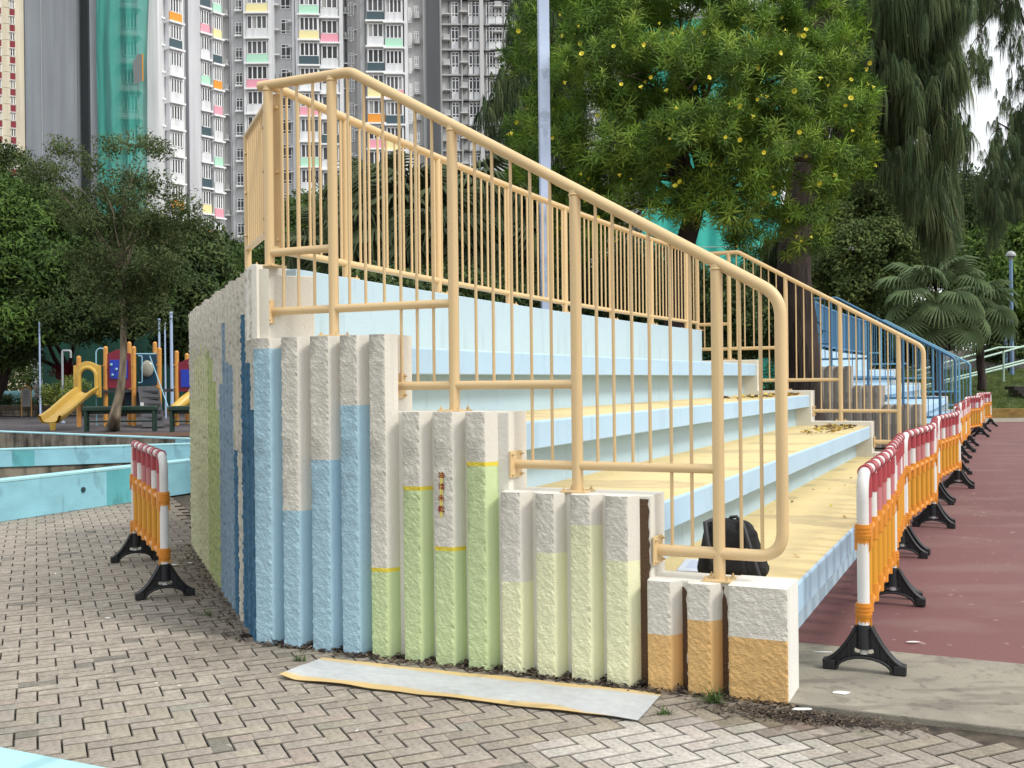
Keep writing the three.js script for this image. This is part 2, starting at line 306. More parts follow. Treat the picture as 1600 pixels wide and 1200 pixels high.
// ------------------------------------------------------------------ seating banks
const LV = [0.565, 0.995, 1.435, 1.888, 2.34], EDGE = [3.24, 2.532, 1.712, 0.952, 0.035];   // end wall steps: height up to edge
const NOSE = [3.2, 2.5, 1.68, 0.925], TREAD = [0.5, 0.93, 1.37, 1.825];                    // seat rows
const GREY = lin(0.7, 0.665, 0.59), WHITE = lin(0.78, 0.765, 0.7);
// one rough split-faced rib: front broken and pitted, sides coved smooth, painted in zones up its height
function ribGeo(w, h, zones, o = {}) {
  const d = o.d ?? 0.08, n = o.n ?? 12, dy = o.dy ?? 0.0115, amp = o.amp ?? 1, seed = o.seed ?? 0;
  const prof = o.square ? [[0, -0.26, 0.2], [0, -0.02, 0.5]] : [[-0.014, -d, 0], [-0.006, -0.05, 0.15], [0, -0.006, 0.7]];
  for (let i = 0; i <= n; i++) prof.push([0.004 + (w - 0.008) * (i / n), 0, i === 0 || i === n ? 1.35 : 1]);
  const rightAt = prof.length;
  if (o.square) prof.push([w, -0.006, 0.8], [w, -0.02, 0.12], [w, -0.15, 0.05], [w, -0.3, 0.05]);
  else prof.push([w + 0.002, -0.005, 0.75], [w + 0.012, -0.018, 0.16], [w + 0.026, -0.036, 0.1], [w + 0.038, -0.056, 0.08], [w + 0.046, -d, 0]);
  const rows = []; // [y, zone]
  zones.forEach(([y0, y1], z) => { const k = Math.max(1, Math.round((y1 - y0) / dy)); for (let j = 0; j <= k; j++) rows.push([y0 + (y1 - y0) * (j / k), z]); });
  const pos = [], col = [], uv = [], idx = [], np = prof.length;
  const D = (x, y, wt) => { const X0 = x + seed * 3.17, f = 0.0026 * n3(X0 * 17, y * 17, seed) + 0.0044 * n3(X0 * 52, y * 46, seed + 5) + 0.004 * n3(X0 * 118, y * 100, seed + 9); let v = f * amp * wt; if (wt > 1.2) v -= amp * 0.007 * smooth(n3(seed * 2.1, y * 38, x * 50), 0.12, 0.4); return v; };
  for (const [y, z] of rows) for (let i = 0; i < np; i++) {
    const [x, zz, wt] = prof[i], e = D(x, y, wt), side = i < 3 ? -1 : i >= rightAt ? 1 : 0;
    pos.push(x + (side ? side * Math.abs(e) * 0.5 : wt > 1.2 ? (x < w / 2 ? -e : e) * 0.7 : 0), y, zz + (side ? e * 0.3 : e));
    const c = side > 0 && o.sideColor && i > rightAt ? o.sideColor : zones[z][2];
    col.push(c.r, c.g, c.b); uv.push(x + Math.abs(zz) * (side < 0 ? -1 : 1), y);
  }
  const idx2 = [], nFront = 3 - (o.square ? 1 : 0);
  for (let r = 0; r < rows.length - 1; r++) { if (rows[r][1] !== rows[r + 1][1]) continue; for (let i = 0; i < np - 1; i++) { const a = r * np + i, b = a + np; (i >= nFront - 1 && i < rightAt ? idx : idx2).push(a, a + 1, b, a + 1, b + 1, b); } }
  let g = new THREE.BufferGeometry();
  g.setAttribute('position', new THREE.Float32BufferAttribute(pos, 3)); g.setAttribute('color', new THREE.Float32BufferAttribute(col, 3)); g.setAttribute('uv', new THREE.Float32BufferAttribute(uv, 2)); const mk = (ix) => { const h = g.clone(); h.setIndex(ix); h.computeVertexNormals(); return clean(h); };
  const front = mk(idx), sides = mk(idx2);
  // cap
  const cp = [], cc = [], cu = [], top = (rows.length - 1) * np, cw = o.capColor ?? WHITE, zb = o.square ? -0.3 : -d + 0.0085;
  const put = (x, y, z) => { cp.push(x, y, z); cc.push(cw.r, cw.g, cw.b); cu.push(x, z); };
  for (let i = 0; i < np - 1; i++) { const a = (top + i) * 3, b = a + 3; put(pos[a], pos[a + 1], pos[a + 2]); put(pos[b], pos[b + 1], pos[b + 2]); put(pos[b], pos[b + 1], zb - 0.01); put(pos[a], pos[a + 1], pos[a + 2]); put(pos[b], pos[b + 1], zb - 0.01); put(pos[a], pos[a + 1], zb - 0.01); }
  const cap = new THREE.BufferGeometry(); cap.setAttribute('position', new THREE.Float32BufferAttribute(cp, 3)); cap.setAttribute('color', new THREE.Float32BufferAttribute(cc, 3)); cap.setAttribute('uv', new THREE.Float32BufferAttribute(cu, 2)); cap.computeVertexNormals();
  const side2 = mergeGeometries([sides, clean(cap)]), out = mergeGeometries([front, side2]); out.clearGroups(); out.addGroup(0, front.attributes.position.count, 0); out.addGroup(front.attributes.position.count, side2.attributes.position.count, 1); return out;
}
const PAINT = { sky: lin(0.38, 0.57, 0.68), lime: lin(0.56, 0.67, 0.36), pale: lin(0.79, 0.79, 0.52), ochre: lin(0.72, 0.45, 0.18), navy: lin(0.035, 0.125, 0.22), steel: lin(0.21, 0.3, 0.38), moss: lin(0.4, 0.46, 0.2), straw: lin(0.55, 0.55, 0.34), tape: lin(0.75, 0.6, 0.06) };
const stepOf = (s) => { for (let k = 4; k >= 0; k--) if (s < EDGE[k] - 0.01) return LV[k]; return LV[0]; };

function makeBank(o) { // local: x down the steps, y up, -z along the bank
  const t = thing('seating_bank', o.label, 'seating bank', st(0, o.t0), TURN, 'stepped seating banks beside the court');
  const L = o.len, zf = -L;
  const stair = (s0) => [[s0, 0], [3.24, 0], [3.24, LV[0]], [EDGE[1], LV[0]], [EDGE[1], LV[1]], [EDGE[2], LV[1]], [EDGE[2], LV[2]], [EDGE[3], LV[2]], [EDGE[3], LV[3]], [EDGE[4], LV[3]], [EDGE[4], LV[4]], [s0, LV[4]]];
  const wallM = o.wallM ?? M.cream;
  const w = extrude(stair(-0.02), 0.225, 0.008); w.translate(0, 0, -0.313);
  const tb = extrude([[0.033, 0.003], [-0.003, 0.003], [-0.25, 0.235], [-0.2, 0.42], [0.033, 0.42]], LV[4] - LV[3] + 0.004, 0.006); tb.rotateX(-Math.PI / 2); tb.translate(0, LV[3] - 0.002, 0);
  const endWall = part('end_wall', o.fine ? [uvm(w), uvm(tb)] : uvm(w), wallM, t);
  const f = extrude(stair(-0.02), 0.27, 0.008); f.translate(0, 0, zf - 0.27);
  part('end_wall', uvm(f), wallM, t);
  // the rows: slab with an overhanging edge, riser set back under it
  for (let k = 0; k < 4; k++) {
    const back = k < 3 ? NOSE[k + 1] - 0.19 : 0.02, n = NOSE[k], y = TREAD[k];
    const prof = [[back - 0.05, y - 0.17], [n - 0.004, y - 0.17], [n, y - 0.166], [n, y - 0.012], [n - 0.004, y - 0.003], [n - 0.012, y], [back - 0.05, y]];
    const tr = part('tread', box(back - 0.05, y - 0.01, zf, n - 0.012, y + 0.0, -0.306), o.treadM ?? M.tread, t);
    const fa = extrude([[n - 0.35, y - 0.17], [n - 0.003, y - 0.17], [n, y - 0.165], [n, y - 0.014], [n - 0.006, y - 0.004], [n - 0.0125, y - 0.001], [n - 0.35, y - 0.012]], L - 0.304); fa.translate(0, 0, zf);
    part('nosing', uvm(fa), M.fascia, t);
    part('riser', box(n - 0.5, k ? TREAD[k - 1] - 0.02 : 0, zf, n - 0.19, y - 0.166, -0.305), M.riser, t);
  }
  { // parapet behind the top row, very slightly curved in plan
    const sh = [], q = (z, b) => { const tt = -z / L, c = -0.03 + 0.16 * (2 * tt - 1) ** 2; return c - (b ? 0.26 : 0); };
    const n = 10; for (let i = 0; i <= n; i++) sh.push([q(-0.3 - (L - 0.3) * i / n), 0.3 + (L - 0.3) * i / n]);
    for (let i = n; i >= 0; i--) sh.push([q(-0.3 - (L - 0.3) * i / n, 1), 0.3 + (L - 0.3) * i / n]);
    const g = extrude(sh, 0.6, 0.006); g.rotateX(-Math.PI / 2); g.translate(0, 1.735, 0);
    part('parapet', uvm(g), M.riser, t);
    part('back_slab', box(-0.29, 0, zf, -0.03, 1.73, -0.31), wallM, t);
  }
  o.ribs.forEach(([s, wd, h, zones, sq], k) => part('rib', ribGeo(wd, h, zones, { seed: k + 1 + (o.seed ?? 0), square: sq, n: sq ? 26 : o.fine ? 12 : 4, dy: o.fine ? 0.0115 : 0.06, amp: o.fine ? 0.85 : 0.8, sideColor: sq ? WHITE : null }).translate(s, 0, 0), [M.rib, M.ribSide], endWall));
  return { t, endWall };
}
const Z1 = (h, top, c, tape) => { const z = []; if (tape) { z.push([0, top - 0.014, c], [top - 0.014, top + 0.01, PAINT.tape], [top + 0.01, h, GREY]); } else z.push([0, top, c], [top, h, GREY]); return z; };
// where each rib stands along the end wall, its width, and how high its coloured paint goes (from the photograph's rows)
const yTop = (px, py, s) => { const Z = 6.541 - 0.4236 * s; return 1.6 + ray(px, py)[1] * Z; };
const ribs1 = [
  [0.0, 0.122, 'sky', 545, 412], [0.214, 0.116, 'sky', 797, 456], [0.427, 0.128, 'sky', 718, 502], [0.641, 0.116, 'sky', 633, 547],
  [0.846, 0.104, 'lime', 889, 592, 1], [1.068, 0.108, 'lime', 762, 642, 1], [1.273, 0.116, 'lime', 856, 692, 1], [1.482, 0.114, 'lime', 724, 742, 1],
  [1.694, 0.11, 'pale', 908, 793], [1.902, 0.104, 'pale', 863, 845], [2.104, 0.11, 'pale', 820, 899], [2.304, 0.12, 'pale', 875, 957],
  [2.53, 0.12, 'ochre', 990, 1017], [2.742, 0.117, 'ochre', 968, 1081],
].map(([s, w, c, py, px, tape]) => { const h = s === 0 ? LV[3] : s > 1.69 && s < 1.7 ? LV[1] : stepOf(s); return [s, w, h, Z1(h, yTop(px, py, s), PAINT[c], tape)]; });
ribs1.push([2.95, 0.294, LV[0] + 0.004, Z1(LV[0] + 0.004, 0.315, PAINT.ochre), true]);
const bank1 = makeBank({ label: 'near stepped concrete seating bank with half painted ribbed end wall and yellow treads', t0: 0, len: 10.2, ribs: ribs1, fine: true });
{ // brown primer in the last grooves, ragged at the edges
  const strip = (x0, x1, y0, y1, seed) => { const R = rng(seed), a = [], b = [], n = Math.round((y1 - y0) / 0.03); for (let i = 0; i <= n; i++) { const y = y0 + (y1 - y0) * i / n, e = i > n - 3 ? 0.012 : 0; a.push([x0 + e * R() + (R() - 0.4) * 0.014, y + (R() - 0.5) * 0.008]); b.push([x1 - e * R() + (R() - 0.6) * 0.014, y + (R() - 0.5) * 0.008]); } const g = new THREE.ShapeGeometry(new THREE.Shape([...a, ...b.reverse()].map(([x, y]) => new THREE.Vector2(x, y)))); g.translate(0, 0, -0.0775); return uvm(g); };
  for (const [a, b, y, s] of [[2.452, 2.524, 0.975, 1], [2.672, 2.722, 0.53, 2], [2.884, 2.936, 0.47, 3], [2.898, 2.928, 0.545, 4]]) part('brown_primer', strip(a, b, 0.0, y, s).translate(0, 0, s === 4 ? -0.0012 : 0), M.brown, bank1.endWall, 'ragged strip of dark brown primer');
}
{ // warning written in red on a strip of yellow paint on one rib: 油漆未乾
  const c = document.createElement('canvas'); c.width = 64; c.height = 420; const x = c.getContext('2d');
  x.clearRect(0, 0, 64, 420); x.strokeStyle = '#cbbd62'; x.lineWidth = 28; x.lineCap = 'round'; x.beginPath(); x.moveTo(36, 30); x.lineTo(33, 120); x.lineTo(29, 260); x.lineTo(27, 392); x.stroke();
  x.strokeStyle = '#7c1404'; x.lineWidth = 7.5;
  const L = (ox, oy, k, ...segs) => { for (const s of segs) { x.beginPath(); for (let i = 0; i < s.length; i += 2) i ? x.lineTo(ox + s[i] * k, oy + s[i + 1] * k) : x.moveTo(ox + s[i] * k, oy + s[i + 1] * k); x.stroke(); } };
  L(8, 10, 0.86, [6, 8, 14, 16], [2, 26, 10, 33], [4, 60, 14, 44], [24, 20, 24, 60], [24, 20, 54, 20], [54, 20, 54, 60], [24, 60, 54, 60], [39, 6, 39, 60], [24, 40, 54, 40]);
  L(6, 108, 0.86, [6, 8, 14, 16], [2, 26, 10, 33], [4, 60, 14, 44], [24, 14, 56, 14], [40, 4, 40, 30], [38, 16, 22, 30], [42, 16, 56, 30], [40, 32, 40, 64], [26, 42, 34, 50], [54, 40, 46, 48], [38, 52, 24, 62], [42, 52, 56, 62]);
  L(2, 206, 0.9, [12, 16, 50, 16], [4, 32, 58, 32], [31, 2, 31, 66], [30, 34, 8, 58], [32, 34, 56, 58]);
  L(0, 304, 0.9, [8, 10, 28, 10], [18, 2, 18, 18], [8, 20, 28, 20], [8, 20, 8, 40], [28, 20, 28, 40], [8, 30, 28, 30], [8, 40, 28, 40], [2, 50, 32, 50], [18, 42, 18, 68], [38, 2, 32, 18], [36, 12, 58, 12], [36, 24, 56, 24], [56, 24, 36, 48], [36, 48, 36, 58], [36, 58, 60, 58], [60, 58, 60, 50]);
  const tx = new THREE.CanvasTexture(c); tx.colorSpace = THREE.SRGBColorSpace;
  const g = new THREE.PlaneGeometry(0.046, 0.275, 1, 10); g.translate(1.273 + 0.052, 0, 0.0062);
  const yy = yTop(690, 773, 1.33); g.translate(0, yy, 0);
  part('warning_writing', g, std({ map: tx, transparent: true, alphaTest: 0.4, roughness: 0.7 }), bank1.endWall, 'red handwritten characters on a yellow strip');
}
{ // the long ribbed back wall running off to the left
  const n = 21, pitch = 0.2135, Lw = 4.45;
  const w = new THREE.Group(); w.name = 'side_wall'; const far = V(-0.373, 0, -0.928).multiplyScalar(Lw).add(B0);
  bank1.t.updateMatrixWorld(true);
  const body = part('side_wall', rbox(-0.02, 0, -0.4, Lw - 0.06, 2.29, -0.086, 0.008), M.cream, bank1.t);
  body.position.copy(bank1.t.worldToLocal(far.clone())); body.rotation.y = -Math.acos(0.373) - TURN;
  // paint heights by rib, counted from the near corner
  const paint = [['navy', 640], ['navy', 567], ['navy', 492], null, ['navy', 703], ['steel', 570], ['steel', 566], ['steel', 505], ['steel', 600], ['moss', 640], ['moss', 596], ['moss', 560], ['moss', 548], ['straw', 540], ['straw', 552], ['straw', 536], ['straw', 552], ['straw', 560], ['straw', 545], ['straw', 600], ['straw', 620]];
  const OLD = lin(0.55, 0.52, 0.44);
  for (let k = 0; k < n; k++) {
    const x1 = Lw - 0.004 - k * pitch, x0 = x1 - 0.112, p = B0.clone().addScaledVector(V(-0.373, 0, -0.928), Lw - x1 + 0.06), Z = -p.z, pc = paint[k], px = toPx(V(p.x, 1, p.z))[0];
    const zones = pc && pc[0] ? (() => { const top = clamp(1.6 + ray(px, pc[1])[1] * Z, 0.3, 2.2); return [[0, top, PAINT[pc[0]]], [top, 2.33 + 0.009 * ((k * 7) % 4) - 0.01, OLD]]; })() : [[0, 2.33 + 0.009 * ((k * 7) % 4) - 0.01, OLD]];
    part('rib', ribGeo(0.092, 2.33 + 0.009 * ((k * 7) % 4) - 0.01, zones, { seed: 40 + k, n: 7, dy: 0.016, amp: 2.2, d: 0.1, capColor: lin(0.7, 0.67, 0.6) }).translate(x0, 0, 0), [M.rib, M.ribSide], body);
  }
  // filled terrace behind the parapet, above eye level
  const pts = [V(0.0, 0, -0.35), V(-0.33, 0, -0.95), bank1.t.worldToLocal(V(-3.0, 0, -10.9)), V(-0.3, 0, -10.2)];
  const g = extrude(pts.map((p) => [p.x, -p.z]), 2.3); g.rotateX(-Math.PI / 2); part('terrace', uvm(g), M.cream, bank1.t);
}
const RAW = lin(0.46, 0.43, 0.38), RAWD = lin(0.36, 0.33, 0.29);
const ribs2 = Array.from({ length: 15 }, (_, k) => { const s = k * 0.2125, h = stepOf(s + 0.05); return [s, k === 14 ? 0.26 : 0.118, h, [[0, h * 0.55, RAWD], [h * 0.55, h, RAW]]]; });
const bank2 = makeBank({ label: 'far seating bank with pale blue rows, bare ribbed end wall and blue railings', t0: 20.3, len: 11, ribs: ribs2, seed: 90, treadM: M.fascia });
// ------------------------------------------------------------------ railings
const flange = (c, n, w = 0.15, th = 0.012) => { // bolted plate: c centre, n outward axis
  const q = new THREE.Quaternion().setFromUnitVectors(V(0, 1, 0), n), gs = [new RoundedBoxGeometry(w, th, w, 1, 0.003)];
  for (const [a, b] of [[-1, -1], [1, -1], [-1, 1], [1, 1]]) { gs.push(new THREE.CylinderGeometry(0.009, 0.009, 0.01, 6).translate(a * w * 0.38, th * 0.5 + 0.005, b * w * 0.38), new THREE.CylinderGeometry(0.0045, 0.0045, 0.012, 6).translate(a * w * 0.38, th * 0.5 + 0.014, b * w * 0.38)); }
  return gs.map((g) => { g = clean(g); g.applyQuaternion(q); g.translate(c.x, c.y, c.z); return g; });
};
const zR = -0.14, topAt = (s) => (s < 0.65 ? 3.487 : 3.487 - (s - 0.65) * 0.5755);
function makeSideRail(label, mat) {
  const t = thing('stair_railing', label, 'railing', st(0, 0), TURN, 'stepped railings at the ends of the seating banks');
  const P = (s, y) => V(s, y, zR);
  const path = fillet([P(-0.035, 3.487), P(0.65, 3.487), P(3.2, topAt(3.2)), P(3.2, 0.705), P(2.545, 0.705)], [0.035, 0.1, 0.13], 8);
  part('top_rail', sweep(path, 0.031, 16), mat, t);
  [[0.03, LV[4]], [0.51, LV[3]], [1.338, LV[2]], [2.096, LV[1]], [2.876, LV[0]]].forEach(([s, y]) => {
    const p = part('post', cyl(P(s, y), P(s, topAt(s) - 0.01), 0.031, 0.031, 16), mat, t); part('base_plate', flange(P(s, y + 0.005), V(0, 1, 0)), mat, p);
    part('weld', new THREE.TorusGeometry(0.031, 0.006, 6, 16).rotateX(Math.PI / 2).translate(s, topAt(s) - 0.035, zR), mat, p);
  });
  const low = [[0.03, 0.51, 2.43], [0.05, 1.338, 2.06], [0.962, 2.096, 1.585], [1.722, 2.876, 1.14]];
  low.forEach(([a, b, y], k) => { const r = part('lower_rail', sweep([P(a, y), P(b, y)], 0.0255, 14), mat, t); if (k) part('bracket', flange(P(a, y), V(1, 0, 0), 0.15, 0.012).map((g) => g), mat, r); });
  part('bracket', flange(P(2.546, 0.705), V(1, 0, 0)), mat, t);
  const rails = [...low, [2.545, 3.2, 0.705]];
  for (const s of [0.135, 0.25, 0.37, 0.626, 0.741, 0.872, 0.986, 1.095, 1.205, 1.483, 1.593, 1.709, 1.828, 1.948, 2.215, 2.311, 2.415, 2.512, 2.627, 2.735, 2.992, 3.098]) {
    const lo = Math.min(...rails.filter(([a, b]) => s > a + 0.02 && s < b).map((r) => r[2]));
    part('baluster', cyl(P(s, lo), P(s, topAt(s)), 0.0095, 0.0095, 8), mat, t);
  }
  return t;
}
const rail1 = makeSideRail('near stair railing in cream paint bolted on the ribbed end wall', M.rail);
copyOf(rail1, 'cream stair railing at the far end of the near seating bank', st(0, 10.2));
for (const [tt, l] of [[20.3, 'dark blue stair railing at the near end of the far seating bank'], [31.3, 'farthest blue stair railing in front of the lawn']]) { const c = copyOf(rail1, l, st(0, tt)); c.traverse((m) => { if (m.isMesh) m.material = tt > 30 ? M.railBlue2 ?? (M.railBlue2 = std({ color: lin(0.13, 0.31, 0.42), roughness: 0.5 })) : M.railBlue; }); }
function makeBackRail(label, mat, len, t0, simple) {
  const t = thing('back_railing', label, 'railing', st(0, t0), TURN, 'long railings along the parapets');
  const off = (tt) => -0.11 + 0.16 * (2 * tt / len - 1) ** 2, P = (tt, y) => V(off(tt), y, -tt), N = 12, a0 = 0.13, line = (y) => Array.from({ length: N + 1 }, (_, i) => P(a0 + (len - a0) * i / N, y));
  part('top_rail', sweep(line(3.487), 0.03, 12), mat, t); part('lower_rail', sweep(line(2.455), 0.0245, 10), mat, t);
  for (let a = 1.05; a < len; a += 1.45) { const p = part('post', cyl(P(a, 2.34), P(a, 3.48), 0.029, 0.029, 12), mat, t); part('base_plate', flange(P(a, 2.346), V(0, 1, 0), 0.14), mat, p); }
  for (let a = 0.33, i = 0; a < len - 0.05; a += 0.1318, i++) { if (Math.abs(((a - 1.05 + 14.5) % 1.45) - 0) < 0.05 || ((a - 1.05 + 14.5) % 1.45) > 1.4) continue; part('baluster', cyl(P(a, 2.46), P(a, 3.47), 0.0095, 0.0095, simple ? 5 : 7), mat, t); }
  const fb = part('end_bar', rbox(off(0.2) - 0.03, 2.44, -0.225, off(0.2) + 0.03, 3.45, -0.213, 0.003), mat, t);
  part('bolt', [2.52, 2.95, 3.36].map((y) => new THREE.CylinderGeometry(0.011, 0.011, 0.016, 6).rotateX(Math.PI / 2).translate(off(0.2), y, -0.205)), mat, fb);
  return t;
}
makeBackRail('long cream railing of thin bars on the parapet behind the rows', M.rail, 10.2, 0);
makeBackRail('long blue railing on the parapet of the far seating bank', M.railBlue, 11, 20.3, true);
{ // short bolted panel returning along the top of the ribbed side wall
  const d = V(-0.373, 0, -0.928), o = st(0.0, 0.16), t = thing('railing_panel', 'short cream railing panel with bolted flat bars on top of the ribbed side wall', 'railing', o.clone().setY(0));
  const P = (k, y) => V(d.x * k, y, d.z * k);
  part('top_rail', sweep([P(0.02, 3.37), P(0.86, 3.37)], 0.022, 10), M.rail, t); part('lower_rail', bar(P(0.05, 2.565), P(0.86, 2.565), 0.04, 0.02), M.rail, t);
  for (let i = 0; i < 8; i++) part('baluster', cyl(P(0.12 + i * 0.09, 2.57), P(0.12 + i * 0.09, 3.36), 0.009, 0.009, 6), M.rail, t);
  for (const k of [0.05, 0.86]) { const b = part('end_bar', bar(P(k, 2.55), P(k, 3.37), 0.05, 0.012, V(d.z, 0, -d.x)), M.rail, t); part('bolt', [2.66, 2.96, 3.24].map((y) => cyl(P(k, y).add(V(-0.02, 0, 0.012)), P(k, y).add(V(0.02, 0, -0.01)), 0.012, 0.012, 6)), M.rail, b); }
  part('post', cyl(P(0.88, 2.34), P(0.88, 3.37), 0.024, 0.024, 10), M.rail, t);
}
// ------------------------------------------------------------------ plastic crowd barriers
{
  const white = std({ color: lin(0.76, 0.75, 0.74), roughness: 0.4, map: X.wall, bumpMap: X.fine, bumpScale: 0.0005 }), red = std({ color: lin(0.36, 0.045, 0.055), roughness: 0.38 }), pink = std({ color: lin(0.47, 0.17, 0.175), roughness: 0.4 });
  const orange = std({ color: lin(0.62, 0.23, 0.018), roughness: 0.4 }), amber = std({ color: lin(0.62, 0.28, 0.018), roughness: 0.4 }), black = std({ color: lin(0.012, 0.012, 0.014), roughness: 0.5, bumpMap: X.fine, bumpScale: 0.001 });
  const W = 1.88, Hh = 1.1;
  const ringY = (x, y, r, h) => new THREE.CylinderGeometry(r, r, h, 12).translate(x, y, 0), P = (x, y) => V(x, y, 0);
  function make() {
    const t = thing('crowd_barrier', 'x', 'crowd barrier');
    part('frame', sweep(fillet([P(0, 0.2), P(0, Hh - 0.03), P(W, Hh - 0.03), P(W, 0.2)], 0.15, 8), 0.032, 14), white, t);
    const n = 6, xs = Array.from({ length: n }, (_, i) => 0.16 + (W - 0.32) * i / (n - 1));
    part('middle_rail', sweep([P(-0.02, 0.735), P(W + 0.02, 0.735)], 0.025, 12), orange, t);
    part('bottom_rail', sweep([P(-0.02, 0.315), P(W + 0.02, 0.315)], 0.025, 12), orange, t);
    xs.forEach((x, i) => {
      const isW = i === 1 || i === 4;
      const u = part('upper_bar', cyl(P(x, 0.75), P(x, Hh - 0.04), 0.031, 0.031, 12), isW ? white : pink, t);
      part('collar', [ringY(x, Hh - 0.115, 0.035, 0.11), new THREE.CylinderGeometry(0.039, 0.039, i % 2 ? 0.17 : 0.1, 14).rotateZ(Math.PI / 2).translate(x, Hh - 0.03, 0)], red, u);
      const l = part('lower_bar', cyl(P(x, 0.31), P(x, 0.74), 0.031, 0.031, 12), amber, t);
      part('joint', ringY(x, 0.72, 0.037, 0.13), orange, l); part('joint', ringY(x, 0.345, 0.037, 0.1), orange, l);
    });
    for (const x of [0, W]) for (const y of [0.725, 0.3]) part('fitting', [ringY(x, y + 0.035, 0.041, 0.075), ringY(x, y + 0.055, 0.046, 0.009), ringY(x, y + 0.035, 0.046, 0.009), ringY(x, y + 0.015, 0.046, 0.009), new THREE.CylinderGeometry(0.036, 0.026, 0.09, 10).translate(x, y - 0.045, 0), new THREE.BoxGeometry(0.02, 0.08, 0.084).translate(x, y - 0.03, 0)], orange, t);
    for (const x of [0, W]) {
      const out = []; const h = 0.25;
      for (let i = 0; i <= 10; i++) { const k = i / 10; out.push([-0.215 + 0.175 * k, 0.05 + (h - 0.05) * Math.pow(k, 1.75)]); }
      const right = out.slice().reverse().map(([a, b]) => [-a, b]), under = []; for (let i = 0; i <= 10; i++) { const k = i / 10, a = Math.PI * k; under.push([0.145 * Math.cos(a), 0.075 * Math.sin(a)]); }
      const hole = Array.from({ length: 16 }, (_, i) => { const a = i / 16 * Math.PI * 2; return [Math.sign(Math.cos(a)) * 0.032 + 0.019 * Math.cos(a), 0.113 + 0.017 * Math.sin(a)]; });
      const g = extrude([[-0.215, 0], ...out, ...right, [0.215, 0], ...under], 0.02, 0.004, [hole]); g.translate(0, 0, -0.01);
      // rims along the edges make the hollow moulded look
      const rim = (pts, r) => sweep(pts.map(([a, b]) => V(a, b, 0)), r, 6);
      const body = [g, rbox(-0.215, 0, -0.035, -0.15, 0.055, 0.035, 0.008), rbox(0.15, 0, -0.035, 0.215, 0.055, 0.035, 0.008), new THREE.CylinderGeometry(0.038, 0.042, 0.13, 12).translate(0, 0.19, 0)];
      for (const z of [-0.026, 0.026]) for (const pts of [out, right.slice().reverse(), under]) body.push(sweep(pts.map(([a, b]) => V(a, b + (pts === under ? 0.006 : -0.006), z)), 0.009, 6));
      for (const a of [-0.13, -0.075, 0.075, 0.13]) { const y0 = 0.075 * Math.sqrt(Math.max(0, 1 - (a / 0.145) ** 2)), k = (0.215 - Math.abs(a)) / 0.175, y1 = 0.05 + 0.2 * Math.pow(k, 1.75); body.push(box(a - 0.004, y0, -0.028, a + 0.004, y1, 0.028)); }
      const f = part('foot', body.map((b) => { b = clean(b); b.rotateY(Math.PI / 2); b.translate(x, 0, 0); return b; }), black, t);
      part('peg', new THREE.CylinderGeometry(0.022, 0.022, 0.035, 10).translate(x, 0.113, 0), white, f);
    }
    return t;
  }
  const first = make(); first.userData.group = 'crowd barriers along the court';
  const put = (o, a, b) => { o.position.copy(a); o.rotation.y = Math.atan2(-(b.z - a.z), b.x - a.x); };
  const line = [ // ends of each barrier along the foot of the seating
    [0.735, 3.515, 2.64, 3.49, 'nearest barrier of the row, its foot on the bare concrete'], [2.85, 3.455, 4.8, 3.37, 'second barrier of the row, seen almost edge on behind the first'], [4.95, 3.38, 6.9, 3.52, 'third barrier of the row, its panel turned to face us'],
    [7.15, 3.5, 9.1, 3.41, 'fourth barrier of the row, nearly edge on'], [9.35, 3.42, 11.3, 3.6, 'fifth barrier of the row, below the last cream railing post'], [11.7, 3.58, 13.6, 3.5, 'sixth barrier of the row, mostly behind the fifth'],
    [14.2, 3.44, 16.15, 3.38, 'seventh barrier of the row, showing just a white post'], [17.3, 3.4, 19.25, 3.42, 'eighth barrier of the row, beside the near corner of the far bank'], [19.5, 3.42, 21.45, 3.44, 'ninth barrier of the row, beside the blue railing'],
    [23.6, 3.3, 25.5, 3.62, 'tenth barrier of the row, turned face on beside the far bank'], [26.6, 3.5, 28.5, 3.62, 'eleventh barrier of the row, second from the far end'], [30.2, 3.42, 32.1, 3.78, 'farthest barrier of the row, close to the yellow kerb'],
  ];
  line.forEach(([t0, s0, t1, s1, label], i) => {
    const o = i ? copyOf(first) : first; put(o, st(s0, t0, 0.012), st(s1, t1, 0.012)); o.userData.label = 'orange and red ' + label;
    if (i) o.position.y = 0.005;
  });
  const l = copyOf(first, 'orange, red and white barrier standing alone on the block paving left of the bank'); delete l.userData.group;
  put(l, V(-2.64, 0.002, -7.98), V(-3.52, 0.002, -9.78));
}
